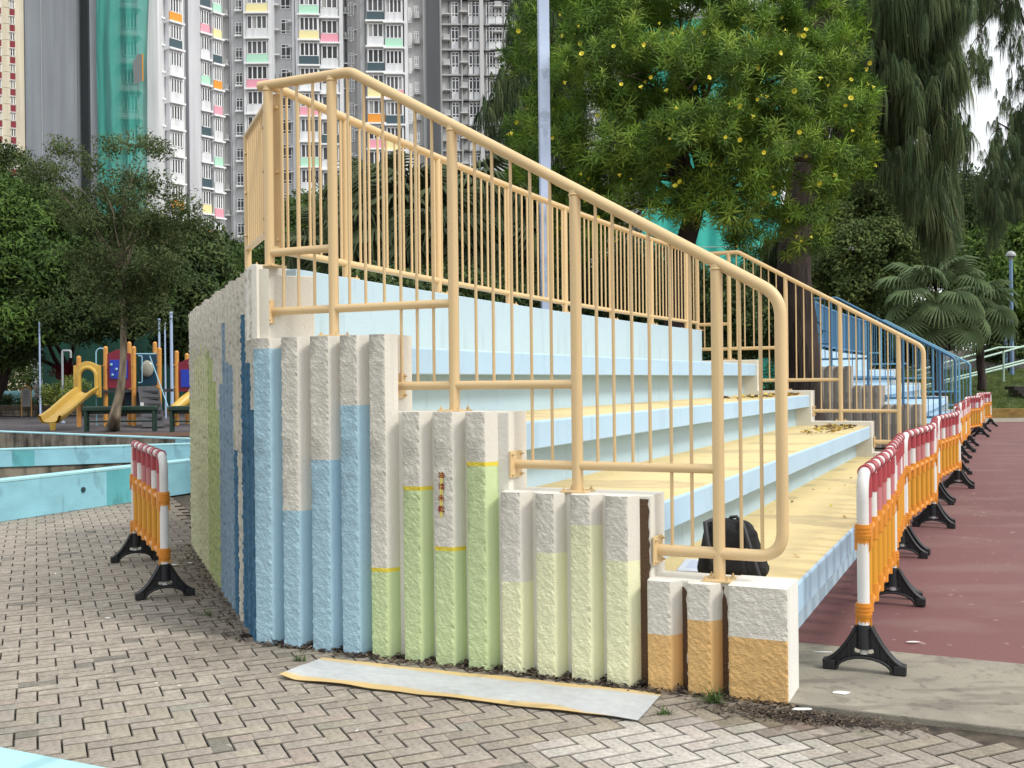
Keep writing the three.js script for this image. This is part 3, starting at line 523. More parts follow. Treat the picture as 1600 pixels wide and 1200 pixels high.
// ------------------------------------------------------------------ aqua planter walls and the playground on the left
const aqua = std({ color: lin(0.36, 0.72, 0.85), roughness: 0.6, map: X.aqua, bumpMap: X.plaster, bumpScale: 0.003 }), aquaTop = std({ color: lin(0.5, 0.86, 0.92), roughness: 0.6, map: X.aqua });
const aquaDark = std({ color: lin(0.16, 0.55, 0.6), roughness: 0.6, map: X.aqua }), dirty = std({ color: 0xffffff, map: X.dirty, roughness: 0.95, bumpMap: X.rough, bumpScale: 0.003 });
function lowWall(name, label, a, b, h, th, mat, o = {}) { // a, b: foot of the face we see; thickness goes away from us
  const d = b.clone().sub(a), L = Math.hypot(d.x, d.z), t = thing(name, label, o.category ?? 'low wall', a.clone().setY(0), Math.atan2(-d.z, d.x), o.group ?? 'low painted planter walls');
  const y0 = o.y0 ?? 0; part('wall', rbox(0, y0, -th, L, h - 0.012, 0, 0.008), mat, t); part('coping', rbox(-0.004, h - 0.012, -th - 0.006, L + 0.004, h + 0.02, 0.006, 0.006), aquaTop, t);
  if (y0) part('lower_face', box(0.01, 0, -th + 0.01, L - 0.01, y0 + 0.002, -0.03), dirty, t);
  (o.stripes ?? []).forEach(([x0, x1]) => part('painted_band', box(x0, y0 + 0.003, -0.02, x1, h - 0.013, 0.003), aquaDark, t));
  (o.holes ?? []).forEach(([x, y]) => part('weep_hole', [new THREE.CylinderGeometry(0.035, 0.035, 0.03, 14).rotateX(Math.PI / 2).translate(x, y, 0)], std({ color: lin(0.02, 0.05, 0.06), roughness: 0.6 }), t));
  return t;
}
const w1a = V(-8.7, 0, -6.4), w1d = V(0.385, 0, -0.923), k1 = (k) => V(-6.108 + w1d.x * k, 0, -12.56 + w1d.z * k);
lowWall('planter_wall', 'front pale aqua rendered wall with two drain holes along the block paving', k1(-7), k1(9), 0.48, 0.22, aqua, { stripes: [[8.72, 9.25], [6.4, 6.6]], holes: [[8.3, 0.26], [10.75, 0.27]] });
lowWall('planter_wall', 'middle aqua wall, painted above and stained bare concrete below', V(-11.6, 0, -17.26), V(-4.55, 0, -19.98), 0.52, 0.2, aqua, { y0: 0.22, stripes: [[3.1, 3.45]] });
lowWall('planter_wall', 'rear stained concrete wall with a thin pale aqua top, in front of the playground', V(-17.6, 0, -30), V(-6.6, 0, -21.6), 0.5, 0.2, dirty);
lowWall('planter_wall', 'short angled aqua wall joining the middle and rear walls', V(-7.0, 0, -21.9), V(-4.55, 0, -19.9), 0.5, 0.22, aqua);
lowWall('corner_wall', 'aqua low wall whose top just enters the bottom left corner', V(-3.75, 0, -4.0), V(-0.2, 0, -2.34), 0.5, 0.18, aqua);
scene.children[scene.children.length - 1].userData.group = undefined; delete scene.children[scene.children.length - 1].userData.group;

poly([XZ(-60, 22.3), XZ(-6, 22.3), XZ(-1, 36.5), XZ(-1, 60), XZ(-60, 60)], -0.012, std({ color: lin(0.115, 0.1, 0.108), map: X.rubber, roughness: 0.95, bumpMap: X.fine, bumpScale: 0.004 }), 'playground_surface');
poly([XZ(-24, 33.2), XZ(-1, 33.2), XZ(-1, 36.0), XZ(-18, 36.6)], 0.0, std({ color: lin(0.2, 0.12, 0.08), map: X.soil, roughness: 1 }), 'soil_strip');
poly([XZ(-4.9, 16), XZ(-2.2, 16), XZ(0, 33), XZ(-6, 33)], -0.014, std({ color: lin(0.42, 0.39, 0.34), map: X.slab, roughness: 0.9 }), 'path');

{ // playground tower set
  const Z = 42.5, m = (px, py, dz = 0) => at(px, py, Z + dz), base = m(165, 660); base.y = 0;
  const t = thing('playground_set', 'playground with yellow slide, orange posts, red and blue panels and grey climbing ramp', 'playground', base);
  const L = (px, py, dz = 0) => m(px, py, dz).sub(base), G = (px, dz = 0) => { const p = m(px, 640, dz); p.y = 0; return p.sub(base); };
  const tan = std({ color: lin(0.6, 0.28, 0.06), roughness: 0.45 }), yel = std({ color: lin(0.62, 0.4, 0.075), roughness: 0.38 }), redp = std({ color: lin(0.2, 0.008, 0.03), roughness: 0.45 }), blu = std({ color: lin(0.01, 0.04, 0.42), roughness: 0.4 }), teal = std({ color: lin(0.008, 0.05, 0.09), roughness: 0.5 }), lt = std({ color: lin(0.25, 0.48, 0.6), roughness: 0.4 }), grey = std({ color: lin(0.05, 0.05, 0.056), roughness: 0.8 }), frost = std({ color: lin(0.35, 0.36, 0.3), roughness: 0.15 });
  const posts = [[123, 556, -0.3], [165, 541, 0], [202, 534, 1.3], [209, 541, 0], [242, 534, 1.3], [249, 543, 0], [276, 548, 0.3], [292, 552, 1.6]];
  for (const [px, py, dz] of posts) { const g = G(px, dz), top = L(px, py, dz); const p = part('post', [cyl(V(g.x, 0, g.z), V(top.x, top.y - 0.08, top.z), 0.088, 0.088, 12), new THREE.SphereGeometry(0.088, 12, 6, 0, Math.PI * 2, 0, Math.PI / 2).translate(top.x, top.y - 0.08, top.z)], tan, t); for (const y of [1.55, 2.45]) part('clamp', new THREE.CylinderGeometry(0.105, 0.105, 0.07, 12).translate(g.x, y, g.z), tan, p); }
  const panel = (name, px0, px1, y0, y1, mat, dz = 0, arch = 0.16, par = t) => { const a = L(px0, y1, dz), b = L(px1, y0, dz), n = 14, pts = [[a.x, a.y], [b.x, a.y]]; for (let i = 0; i <= n; i++) { const k = i / n; pts.push([b.x + (a.x - b.x) * k, b.y + arch * Math.sin(Math.PI * k) ** 2]); } const g = extrude(pts, 0.05, 0.01); g.translate(0, 0, a.z - 0.02); return part(name, g, mat, par); };
  const rp = panel('panel', 168, 204, 552, 607, redp); const bp = panel('play_panel', 172, 199, 562, 592, blu, -0.06, 0, rp);
  for (const [x, y] of [[176, 570], [184, 577], [192, 570], [178, 586], [190, 586]]) part('knob', new THREE.SphereGeometry(0.06, 8, 6).translate(L(x, y).x, L(x, y).y, L(x, y, -0.14).z), lt, bp).parent === bp && 0;
  const tp = panel('window_panel', 219, 245, 553, 602, teal, 1.2, 0);
  part('bubble_window', new THREE.SphereGeometry(0.33, 20, 10, 0, Math.PI * 2, 0, Math.PI / 2).rotateX(Math.PI / 2).scale(0.8, 1.05, 0.35).translate(L(230, 576, 1.12).x, L(230, 576, 1.12).y, L(230, 576, 1.12).z), frost, tp);
  const rp2 = panel('panel', 279, 318, 566, 612, redp, 0.3), bp2 = panel('play_panel', 283, 310, 577, 605, blu, 0.24, 0, rp2);
  // decks
  part('deck', box(L(166, 0).x, 1.36, -1.3, L(248, 0).x, 1.48, 0.0).translate(0, 0, 0), grey, t); part('deck', box(L(277, 0).x, 1.3, -1.7, L(320, 0).x, 1.42, -0.3), grey, t); part('deck', box(L(124, 0).x, 1.36, -0.7, L(166, 0).x, 1.46, 0.25), grey, t);
  part('under_panel', box(L(172, 0).x, 0.55, -1.25, L(203, 0).x, 1.35, -1.2), teal, t);
  // slide hood with an arched opening, then the chute
  { const a = L(121, 621), b = L(162, 571), arch = []; const cx = (a.x + b.x) / 2 + 0.05, w = 0.32, yb = L(0, 613).y; arch.push([cx - w, a.y + 0.001]); for (let i = 0; i <= 12; i++) { const q = Math.PI * (1 - i / 12); arch.push([cx + w * Math.cos(q), L(0, 590).y + 0.34 * Math.sin(q)]); } arch.push([cx + w, a.y + 0.001]);
    const pts = [[a.x, a.y], ...arch, [b.x, a.y], [b.x, b.y]]; for (let i = 1; i < 12; i++) { const k = i / 12; pts.push([b.x + (a.x - b.x) * k, b.y + 0.17 * Math.sin(Math.PI * k) ** 2]); } pts.push([a.x, b.y]);
    const g = extrude(pts, 0.12, 0.015); g.translate(0, 0, 0.25); const hood = part('slide_hood', g, yel, t);
    const rim = []; for (let i = 0; i <= 12; i++) { const q = Math.PI * (1 - i / 12); rim.push(V(cx + (w + 0.02) * Math.cos(q), L(0, 590).y + 0.36 * Math.sin(q), 0.42)); } rim.unshift(V(cx - w - 0.02, a.y + 0.1, 0.4)); rim.push(V(cx + w + 0.02, a.y + 0.1, 0.4)); part('hood_rim', sweep(rim, 0.075, 10), yel, hood);
    const c0 = V(cx, 1.36, 0.35), c1 = L(78, 655, -3.4); c1.y = 0.3; const path = []; for (let i = 0; i <= 14; i++) { const k = i / 14, e = k * k * (3 - 2 * k); path.push(V(lerp(c0.x, c1.x, k), lerp(c0.y, c1.y, 0.55 * k + 0.45 * e), lerp(c0.z, c1.z, k))); }
    const prof = [[-0.34, 0.24], [-0.42, 0.27], [-0.45, 0.22], [-0.38, 0.05], [-0.28, -0.04], [0.28, -0.04], [0.38, 0.05], [0.45, 0.22], [0.42, 0.27], [0.34, 0.24], [0.27, 0.06], [0.18, 0.0], [-0.18, 0.0], [-0.27, 0.06]];
    const pos = [], idx = []; path.forEach((p, i) => { const d = path[Math.min(14, i + 1)].clone().sub(path[Math.max(0, i - 1)]).normalize(), side = new THREE.Vector3().crossVectors(d, V(0, 1, 0)).normalize(), up = new THREE.Vector3().crossVectors(side, d); prof.forEach(([x, y]) => { const q = p.clone().addScaledVector(side, x).addScaledVector(up, y); pos.push(q.x, q.y, q.z); }); });
    const n = prof.length; for (let i = 0; i < 14; i++) for (let k = 0; k < n; k++) { const a2 = i * n + k, b2 = i * n + (k + 1) % n; idx.push(a2, b2, a2 + n, b2, b2 + n, a2 + n); }
    const ch = new THREE.BufferGeometry(); ch.setAttribute('position', new THREE.Float32BufferAttribute(pos, 3)); ch.setIndex(idx); ch.computeVertexNormals(); part('slide', toCreasedNormals(ch, 0.6), yel, t); part('slide_foot', cyl(V(c1.x + 0.1, 0, c1.z), V(c1.x + 0.1, 0.28, c1.z), 0.09, 0.14, 8), yel, t); }
  // grey climbing ramp with treads
  { const a = L(233, 604), b = V(L(263, 0).x, 0.03, 2.3), w = 0.8; a.z = 0.1; const d = b.clone().sub(a); part('ramp', bar(a, b, w, 0.05), grey, t);
    for (let i = 1; i < 6; i++) { const p = a.clone().addScaledVector(d, i / 6.2); part('ramp_cleat', rbox(p.x - 0.38, p.y + 0.0, p.z - 0.04, p.x + 0.38, p.y + 0.1, p.z + 0.05, 0.01), grey, t); }
    part('ramp_rope', cyl(L(234, 556), V(L(284, 0).x, 0.75, 2.2), 0.022, 0.022, 6), lt, t); }
  part('hand_loop', sweep(fillet([L(216, 556), L(222, 556), L(222, 598), L(216, 598)], 0.1), 0.025, 8), lt, t);
  part('top_bar', cyl(L(209, 553), L(249, 553), 0.03, 0.03, 8), lt, t);
  { const a = L(137, 600, 0.3), pts = []; for (let i = 0; i <= 12; i++) { const q = Math.PI * (1 - i / 12); pts.push(V(L(144, 0).x + 0.2 * Math.cos(q), L(0, 553).y + 0.2 * Math.sin(q), -0.5)); } pts.unshift(V(pts[0].x, 0, -0.5)); pts.push(V(pts[pts.length - 1].x, 1.3, -0.5)); part('climbing_loop', sweep(pts, 0.03, 8), lt, t); }
  part('second_slide', sweep([V(L(296, 0).x, 1.3, -0.2), V(L(284, 0).x, 1.0, 0.2), V(L(268, 0).x, 0.55, 0.7)], [0.22, 0.22, 0.2], 10), yel, t);
}
{ // two dark green benches in front of it
  const gm = std({ color: lin(0.008, 0.035, 0.022), roughness: 0.45 }), p = ground(128, 675), mk = (label) => { const t = thing('bench', label, 'bench', p.clone(), 0, 'green benches by the playground'); part('seat', [rbox(0, 0.72, -0.32, 2.62, 0.9, 0.0, 0.05), rbox(0.02, 0.62, -0.3, 2.6, 0.72, -0.26, 0.01)], gm, t); for (const x of [0.1, 2.52]) part('leg', [cyl(V(x, 0, -0.06), V(x, 0.75, -0.06), 0.055, 0.055, 8), cyl(V(x, 0, -0.28), V(x, 0.75, -0.28), 0.055, 0.055, 8), cyl(V(x, 0.3, -0.06), V(x, 0.3, -0.28), 0.03, 0.03, 8)], gm, t); part('stretcher', cyl(V(0.1, 0.36, -0.17), V(2.52, 0.36, -0.17), 0.03, 0.03, 8), gm, t); return t; };
  const a = mk('dark green leaning bench in front of the yellow slide, left one of two'); copyOf(a, 'dark green leaning bench below the climbing ramp, partly hidden by the ribbed wall', ground(262, 675));
}
{ // notice board with an arched orange frame
  const p = at(41, 600, 57.9).setY(0), t = thing('notice_board', 'small arched notice board in an orange tube frame by the playground', 'sign', p), om = std({ color: lin(0.7, 0.36, 0.1), roughness: 0.5 }), w = 0.27;
  const pts = [V(-w, 0, 0), V(-w, 1.3, 0)]; for (let i = 0; i <= 10; i++) { const q = Math.PI * (1 - i / 10); pts.push(V(w * Math.cos(q), 1.4 + w * Math.sin(q), 0)); } pts.push(V(w, 0, 0)); part('frame', sweep(pts, 0.033, 8), om, t);
  const b = [[-w + 0.05, 0.55], [w - 0.05, 0.55]]; for (let i = 0; i <= 10; i++) { const q = Math.PI * (i / 10); b.push([(w - 0.05) * Math.cos(q), 1.38 + (w - 0.05) * Math.sin(q)]); }
  const g = extrude(b, 0.02); part('board', g, std({ color: lin(0.32, 0.33, 0.31), roughness: 0.6 }), t);
  part('text_lines', Array.from({ length: 14 }, (_, i) => box(-0.16, 0.66 + i * 0.055, 0.021, 0.1 + 0.06 * ((i * 7) % 3 - 0.5), 0.675 + i * 0.055, 0.024)), std({ color: lin(0.08, 0.08, 0.08) }), t);
}
{ // low stone faced planter behind, with its things
  const Z = 58.5, a = at(-60, 640, Z), b = at(128, 640, Z), t = thing('stone_planter', 'low planter with dark stone courses and grey coping behind the notice board', 'planter wall', V(a.x, 0, -Z));
  const L = b.x - a.x; part('coping', rbox(0, 0.36, -0.5, L, 0.62, 0.05, 0.02), std({ color: lin(0.3, 0.27, 0.22), map: X.slab, roughness: 0.9 }), t); part('core', box(0, 0, -0.45, L, 0.37, -0.04), std({ color: lin(0.02, 0.02, 0.02) }), t);
  const R = rng(77); let n = 0; for (const y of [0.02, 0.19]) for (let x = 0; x < L - 0.3;) { const w = 0.3 + 0.3 * R(); part('stone', rbox(x + 0.01, y, -0.2, Math.min(L, x + w), y + 0.15, 0.0 + 0.02 * R(), 0.02), n++ % 2 ? dirty : dirty, t); x += w + 0.015; }
  const r = thing('spring_rider', 'pale grey play rider standing among the plants behind the notice board', 'play rider', at(64, 625, 60.5).setY(0.75)), gm = std({ color: lin(0.3, 0.28, 0.26), roughness: 0.6 });
  part('body', [rbox(-0.38, 0.22, -0.15, 0.38, 0.5, 0.15, 0.1, 4), new THREE.SphereGeometry(0.2, 12, 8).scale(1, 1.2, 0.8).translate(-0.2, 0.72, 0), rbox(0.05, 0.45, -0.12, 0.36, 0.78, 0.12, 0.06, 3)], gm, r); part('handle', new THREE.TorusGeometry(0.2, 0.03, 6, 14, Math.PI).translate(-0.22, 0.8, 0), gm, r); part('spring', cyl(V(0, -0.5, 0), V(0, 0.25, 0), 0.1, 0.1, 8), gm, r);
  const aw = thing('planter_wall', 'distant pale aqua wall low behind the notice board', 'low wall', at(-40, 618, 63).setY(0.2)); part('wall', rbox(0, 0, -0.2, 3.6, 1.2, 0, 0.02), aqua, aw);
}
{ // slim painted poles by the playground
  const pm = std({ color: lin(0.35, 0.45, 0.62), roughness: 0.4 }), mk = (px, top, Z, r, l) => { const g = at(px, 640, Z).setY(0), h = at(px, top, Z).y, t = thing('pole', l, 'pole', g, 0, 'slim pale blue poles by the playground'); part('shaft', cyl(V(0, 0, 0), V(0, h, 0), r, r * 0.85, 8), pm, t); part('cap', new THREE.SphereGeometry(r * 1.3, 8, 6).translate(0, h, 0), pm, t); };
  mk(63, 505, 52, 0.05, 'slim pale blue pole among the dark trees left of the slide'); mk(250, 500, 50, 0.06, 'slim pale blue pole, left of three behind the climbing ramp'); mk(259, 505, 52, 0.045, 'slimmest pale blue pole, middle of three behind the ramp'); mk(269, 490, 49, 0.08, 'thickest pale blue pole, right of three behind the ramp');
  const g = at(98, 620, 47).setY(0), t = thing('shower_pole', 'grey pole with its top bent over like a hook behind the slide', 'pole', g), h = at(98, 548, 47).y; part('shaft', sweep(fillet([V(0, 0, 0), V(0, h, 0), V(0.38, h, 0), V(0.38, h - 0.32, 0)], 0.09), 0.05, 8), std({ color: lin(0.3, 0.33, 0.34), roughness: 0.4 }), t); part('base', cyl(V(0, 0, 0), V(0, 0.06, 0), 0.1, 0.1, 8), pm, t);
}
{ // dark green mesh hoarding behind the playground
  const t = thing('mesh_hoarding', 'dark green mesh hoarding stretched behind the playground trees', 'hoarding', at(66, 600, 69).setY(0)), w = 12.5, h = 6.2;
  const g = new THREE.PlaneGeometry(w, h, 60, 6), p = g.attributes.position; for (let i = 0; i < p.count; i++) p.setZ(i, 0.12 * Math.sin(p.getX(i) * 3.1) + 0.08 * n3(p.getX(i) * 2, p.getY(i), 0)); g.computeVertexNormals(); g.translate(w / 2, h / 2, 0);
  part('mesh', g, std({ color: lin(0.005, 0.05, 0.034), roughness: 0.9, side: THREE.DoubleSide }), t); for (let i = 0; i <= 5; i++) part('post', cyl(V(i * w / 5, 0, -0.25), V(i * w / 5, h, -0.25), 0.04, 0.04, 6), std({ color: lin(0.2, 0.2, 0.2) }), t);
}
// ------------------------------------------------------------------ trees and plants
const barkM = std({ color: lin(0.16, 0.125, 0.1), map: X.barkc, bumpMap: X.bark, bumpScale: 0.02, roughness: 0.95 }), barkDark = std({ color: lin(0.06, 0.045, 0.04), map: X.barkc, bumpMap: X.bark, bumpScale: 0.025, roughness: 0.95 }), barkPale = std({ color: lin(0.3, 0.26, 0.2), map: X.barkc, bumpMap: X.bark, bumpScale: 0.008, roughness: 0.95 });
const leafM = (c, tr = 0.3) => new THREE.MeshPhysicalMaterial({ color: c, roughness: 0.85, transmission: tr, thickness: 0, side: THREE.DoubleSide, specularIntensity: 0.4 });
function leafSet(kind, n, size, seed) { // a spray of leaves: broad, lance or feather
  const R = rng(seed), pos = [];
  const leaf = (o, dir, up, len, wid, droop) => { // folded blade, 2 segments
    const side = new THREE.Vector3().crossVectors(dir, up).normalize(), nn = new THREE.Vector3().crossVectors(side, dir).normalize();
    const mid = o.clone().addScaledVector(dir, len * 0.45).addScaledVector(nn, len * 0.06), tip = o.clone().addScaledVector(dir, len * 0.96).addScaledVector(nn, -len * droop);
    const l = mid.clone().addScaledVector(side, wid / 2).addScaledVector(nn, wid * 0.18), r = mid.clone().addScaledVector(side, -wid / 2).addScaledVector(nn, wid * 0.18);
    for (const [a, b, c] of [[o, l, mid], [l, tip, mid], [o, mid, r], [r, mid, tip]]) pos.push(a.x, a.y, a.z, b.x, b.y, b.z, c.x, c.y, c.z);
  };
  const rd = () => V(R() - 0.5, R() - 0.5, R() - 0.5).normalize();
  for (let i = 0; i < n; i++) {
    if (kind === 'lance') { const a = i * 2.4 + R() * 0.5, e = 0.15 + 0.95 * (i / n), d = V(Math.cos(a) * Math.cos(e), Math.sin(e) - 0.12, Math.sin(a) * Math.cos(e)).normalize(); leaf(V(0, (i / n) * size * 0.55, 0), d, V(0, 1, 0), size * (0.75 + 0.4 * R()), size * 0.105, 0.14); }
    else if (kind === 'broad') { const o = rd().multiplyScalar(size * 0.75 * Math.cbrt(R())), d = rd().addScaledVector(o, 0.8 / size).add(V(0, -0.15, 0)).normalize(); leaf(o, d, V(0.2 * (R() - 0.5), 1, 0.2 * (R() - 0.5)).normalize(), size * (0.42 + 0.25 * R()), size * 0.2, 0.12); }
    else { const k = i / n, o = V(0, size * k, 0).add(rd().multiplyScalar(size * 0.07)), a = i * 2.1 + R(), d = V(Math.cos(a), 0.35 + 0.3 * R(), Math.sin(a)).normalize(); leaf(o, d, V(0, 1, 0), size * (0.32 - 0.16 * k), size * 0.1, 0.1); }
  }
  const g = new THREE.BufferGeometry(); g.setAttribute('position', new THREE.Float32BufferAttribute(pos, 3)); g.computeVertexNormals(); return clean(g);
}
function crown(parent, name, blobs, geo, count, mat, tints, o = {}) {
  const R = rng(o.seed ?? 1), W = blobs.map((b) => Math.pow(b[3] * b[4] * (b[5] ?? b[3]), 0.7)), sum = W.reduce((a, b) => a + b), im = new THREE.InstancedMesh(geo, mat, count), q = new THREE.Quaternion(), mt = new THREE.Matrix4();
  let n = 0, guard = 0; const gap = o.gap ?? 0.0, gf = o.gf ?? 0.9;
  while (n < count && guard++ < count * 8) {
    let w = R() * sum, bi = 0; while (w > W[bi] && bi < blobs.length - 1) w -= W[bi++];
    const b = blobs[bi], d = V(R() * 2 - 1, R() * 2 - 1, R() * 2 - 1); if (d.lengthSq() > 1 || d.lengthSq() < 0.01) continue; d.normalize();
    const rr = (o.inner ?? 0.45) + (1 - (o.inner ?? 0.45)) * Math.sqrt(R()), lump = 1 + 0.34 * n3(d.x * 2.1 + bi * 3, d.y * 2.1, d.z * 2.1 + (o.seed ?? 0));
    const p = V(b[0] + d.x * b[3] * rr * lump, b[1] + d.y * b[4] * rr * lump, b[2] + d.z * (b[5] ?? b[3]) * rr * lump);
    if (n3(p.x * gf + 5, p.y * gf, p.z * gf) < -0.22 + gap) continue;
    const up = (o.hang ? V(0.25 * (R() - 0.5), 1, 0.25 * (R() - 0.5)) : d.clone().multiplyScalar(o.out ?? 0.8).add(V(0.5 * (R() - 0.5), 0.65, 0.5 * (R() - 0.5)))).normalize();
    q.setFromUnitVectors(V(0, 1, 0), up).multiply(new THREE.Quaternion().setFromAxisAngle(V(0, 1, 0), R() * 6.283));
    const s = (o.s0 ?? 0.75) + (o.s1 ?? 0.5) * R(); im.setMatrixAt(n, mt.compose(p, q, V(s, s * (o.tall ? 0.6 + 0.9 * R() : 1), s)));
    const c = tints[Math.floor(R() * tints.length)].clone(), k = 0.8 + 0.4 * R(); im.setColorAt(n, c.multiplyScalar(k)); n++;
  }
  im.count = n; im.name = name; im.userData.kind = 'stuff'; im.castShadow = im.receiveShadow = true; parent.add(im); return im;
}
function limb(a, b, r0, r1, seed, sag = 0.12, n = 8, seg = 8) { const R = rng(seed), L = a.distanceTo(b), pts = [], rs = [], o = V(R() - 0.5, 0, R() - 0.5).multiplyScalar(L * 0.18); for (let i = 0; i <= n; i++) { const k = i / n, p = a.clone().lerp(b, k).addScaledVector(o, Math.sin(k * Math.PI)); p.y += L * sag * Math.sin(k * Math.PI); p.x += 0.03 * L * n3(k * 5, seed, 1); p.z += 0.03 * L * n3(k * 5, seed, 9); pts.push(p); rs.push(lerp(r0, r1, Math.pow(k, 0.8))); } return sweep(pts, rs, seg); }
const G1 = [lin(0.065, 0.125, 0.022), lin(0.1, 0.17, 0.03), lin(0.045, 0.09, 0.02)], G2 = [lin(0.045, 0.08, 0.02), lin(0.065, 0.11, 0.026), lin(0.034, 0.062, 0.02), lin(0.09, 0.125, 0.036)];
const WHITEC = lin(1, 1, 1);
const broadBig = leafSet('broad', 16, 0.62, 3), broadMid = leafSet('broad', 14, 0.42, 4), broadSmall = leafSet('broad', 12, 0.26, 5), lance = leafSet('lance', 18, 0.19, 6), lanceB = leafSet('lance', 13, 0.155, 16), feather = leafSet('feather', 22, 0.6, 8);

function broadTree(name, label, foot, blobs, count, geo, tints, o = {}) { // blobs given in world, made local to the foot
  const t = thing(name, label, o.category ?? 'tree', foot.clone(), 0, o.group), loc = blobs.map((b) => [b[0] - foot.x, b[1] - foot.y, b[2] - foot.z, b[3], b[4], b[5] ?? b[3]]);
  const r = o.r ?? 0.25, bm = o.bark ?? barkDark; let top = loc.reduce((a, b) => (b[1] < a ? b[1] : a), 99); top = o.fork ?? Math.max(0.8, top * 0.7);
  if (!o.noTrunk) {
    const tr = part('trunk', limb(V(0, -0.1, 0), V(o.lean ?? 0.2, top, 0), r * 1.25, r * 0.8, (o.seed ?? 1) + 5, 0, 10, 12), bm, t);
    part('branches', loc.flatMap((b, i) => { const q = V(b[0], b[1], b[2]), out = [limb(V(o.lean ?? 0.2, top - 0.15, 0), q, r * 0.5, r * 0.12, i + 30 + (o.seed ?? 0), 0.1)]; const R = rng(i * 7 + (o.seed ?? 0)); for (let k = 0; k < (o.twigs ?? 3); k++) { const e = V(R() - 0.5, R() - 0.3, R() - 0.5).normalize(); out.push(limb(q.clone().lerp(V(o.lean ?? 0.2, top, 0), 0.35 * R()), q.clone().add(V(e.x * b[3] * 0.85, e.y * b[4] * 0.85, e.z * b[5] * 0.85)), r * 0.14, r * 0.03, k + i * 5, 0.05, 6, 5)); } return out; }), bm, t);
  }
  crown(t, 'crown', loc, geo, count, o.mat ?? leafM(WHITEC, 0.25), tints, o);
  if (o.dark) crown(t, 'crown', loc.map((b) => [b[0], b[1], b[2], b[3] * 0.8, b[4] * 0.8, b[5] * 0.8]), geo, Math.round(count * o.dark), o.mat ?? leafM(WHITEC, 0.2), tints, { ...o, seed: (o.seed ?? 1) + 99, inner: 0.1 });
  return t;
}
const B = (px, py, Z, r, ry = r * 0.8, rz = r) => { const p = at(px, py, Z); return [p.x, p.y, p.z, r, ry, rz]; };
const foot = (px, Z) => { const p = at(px, 600, Z); p.y = 0; return p; };

// the dark wood of broad trees behind the playground
broadTree('broad_tree', 'big dark green tree at the left edge with bright lower leaves', foot(-30, 56), [B(-60, 330, 57, 3.4, 2.6), B(25, 350, 56, 3, 2.2), B(90, 370, 56, 2.6, 2), B(60, 420, 54.5, 3, 1.9), B(-20, 430, 55, 3.2, 2), B(120, 440, 55, 2.3, 1.8), B(30, 500, 53.5, 2.2, 1.3), B(-60, 480, 54, 3, 1.8)], 5200, broadBig, G1, { seed: 11, r: 0.34, fork: 3.6, lean: 1.6, dark: 0.3 });
broadTree('broad_tree', 'feathery dark tree rising above the left edge before the red striped tower', foot(-25, 59), [B(-40, 255, 60, 2.2, 1.6), B(15, 260, 60, 1.5, 1), B(25, 305, 59, 2.2, 1), B(-30, 310, 60, 2.6, 1.6), B(50, 300, 59, 1, 0.5)], 1500, broadMid, G2, { seed: 12, gap: 0.06, twigs: 5 });
broadTree('broad_tree', 'dense dark round tree behind the slim tree and the orange playground posts', foot(195, 58), [B(165, 420, 57, 2.7, 2), B(230, 400, 57, 2.7, 1.9), B(290, 410, 57, 2.8, 2), B(200, 470, 55.5, 3, 1.6), B(280, 470, 55.5, 2.9, 1.7), B(245, 440, 55, 2.8, 1.8), B(150, 480, 56, 2.4, 1.3)], 5600, broadBig, G2, { seed: 13, r: 0.3, dark: 0.35 });
broadTree('broad_tree', 'dark spreading tree just left of the ribbed wall', foot(330, 60), [B(335, 430, 59, 2.6, 2), B(365, 425, 60, 2.3, 1.6), B(330, 490, 58, 2.9, 1.8), B(395, 440, 61, 2.6, 1.7), B(320, 540, 58, 2.6, 1.2)], 4200, broadBig, G2, { seed: 14, r: 0.3, dark: 0.35 });
broadTree('broad_tree', 'black trunked tree with low spreading limbs behind the notice board', foot(84, 62), [B(-10, 545, 55, 2.5, 1.0), B(60, 470, 54, 2.2, 1.4), B(120, 500, 54, 2.4, 1.1), B(20, 510, 54, 2.3, 1.1)], 2000, broadMid, G2, { seed: 15, r: 0.3, fork: 2.6, lean: 0.7 });
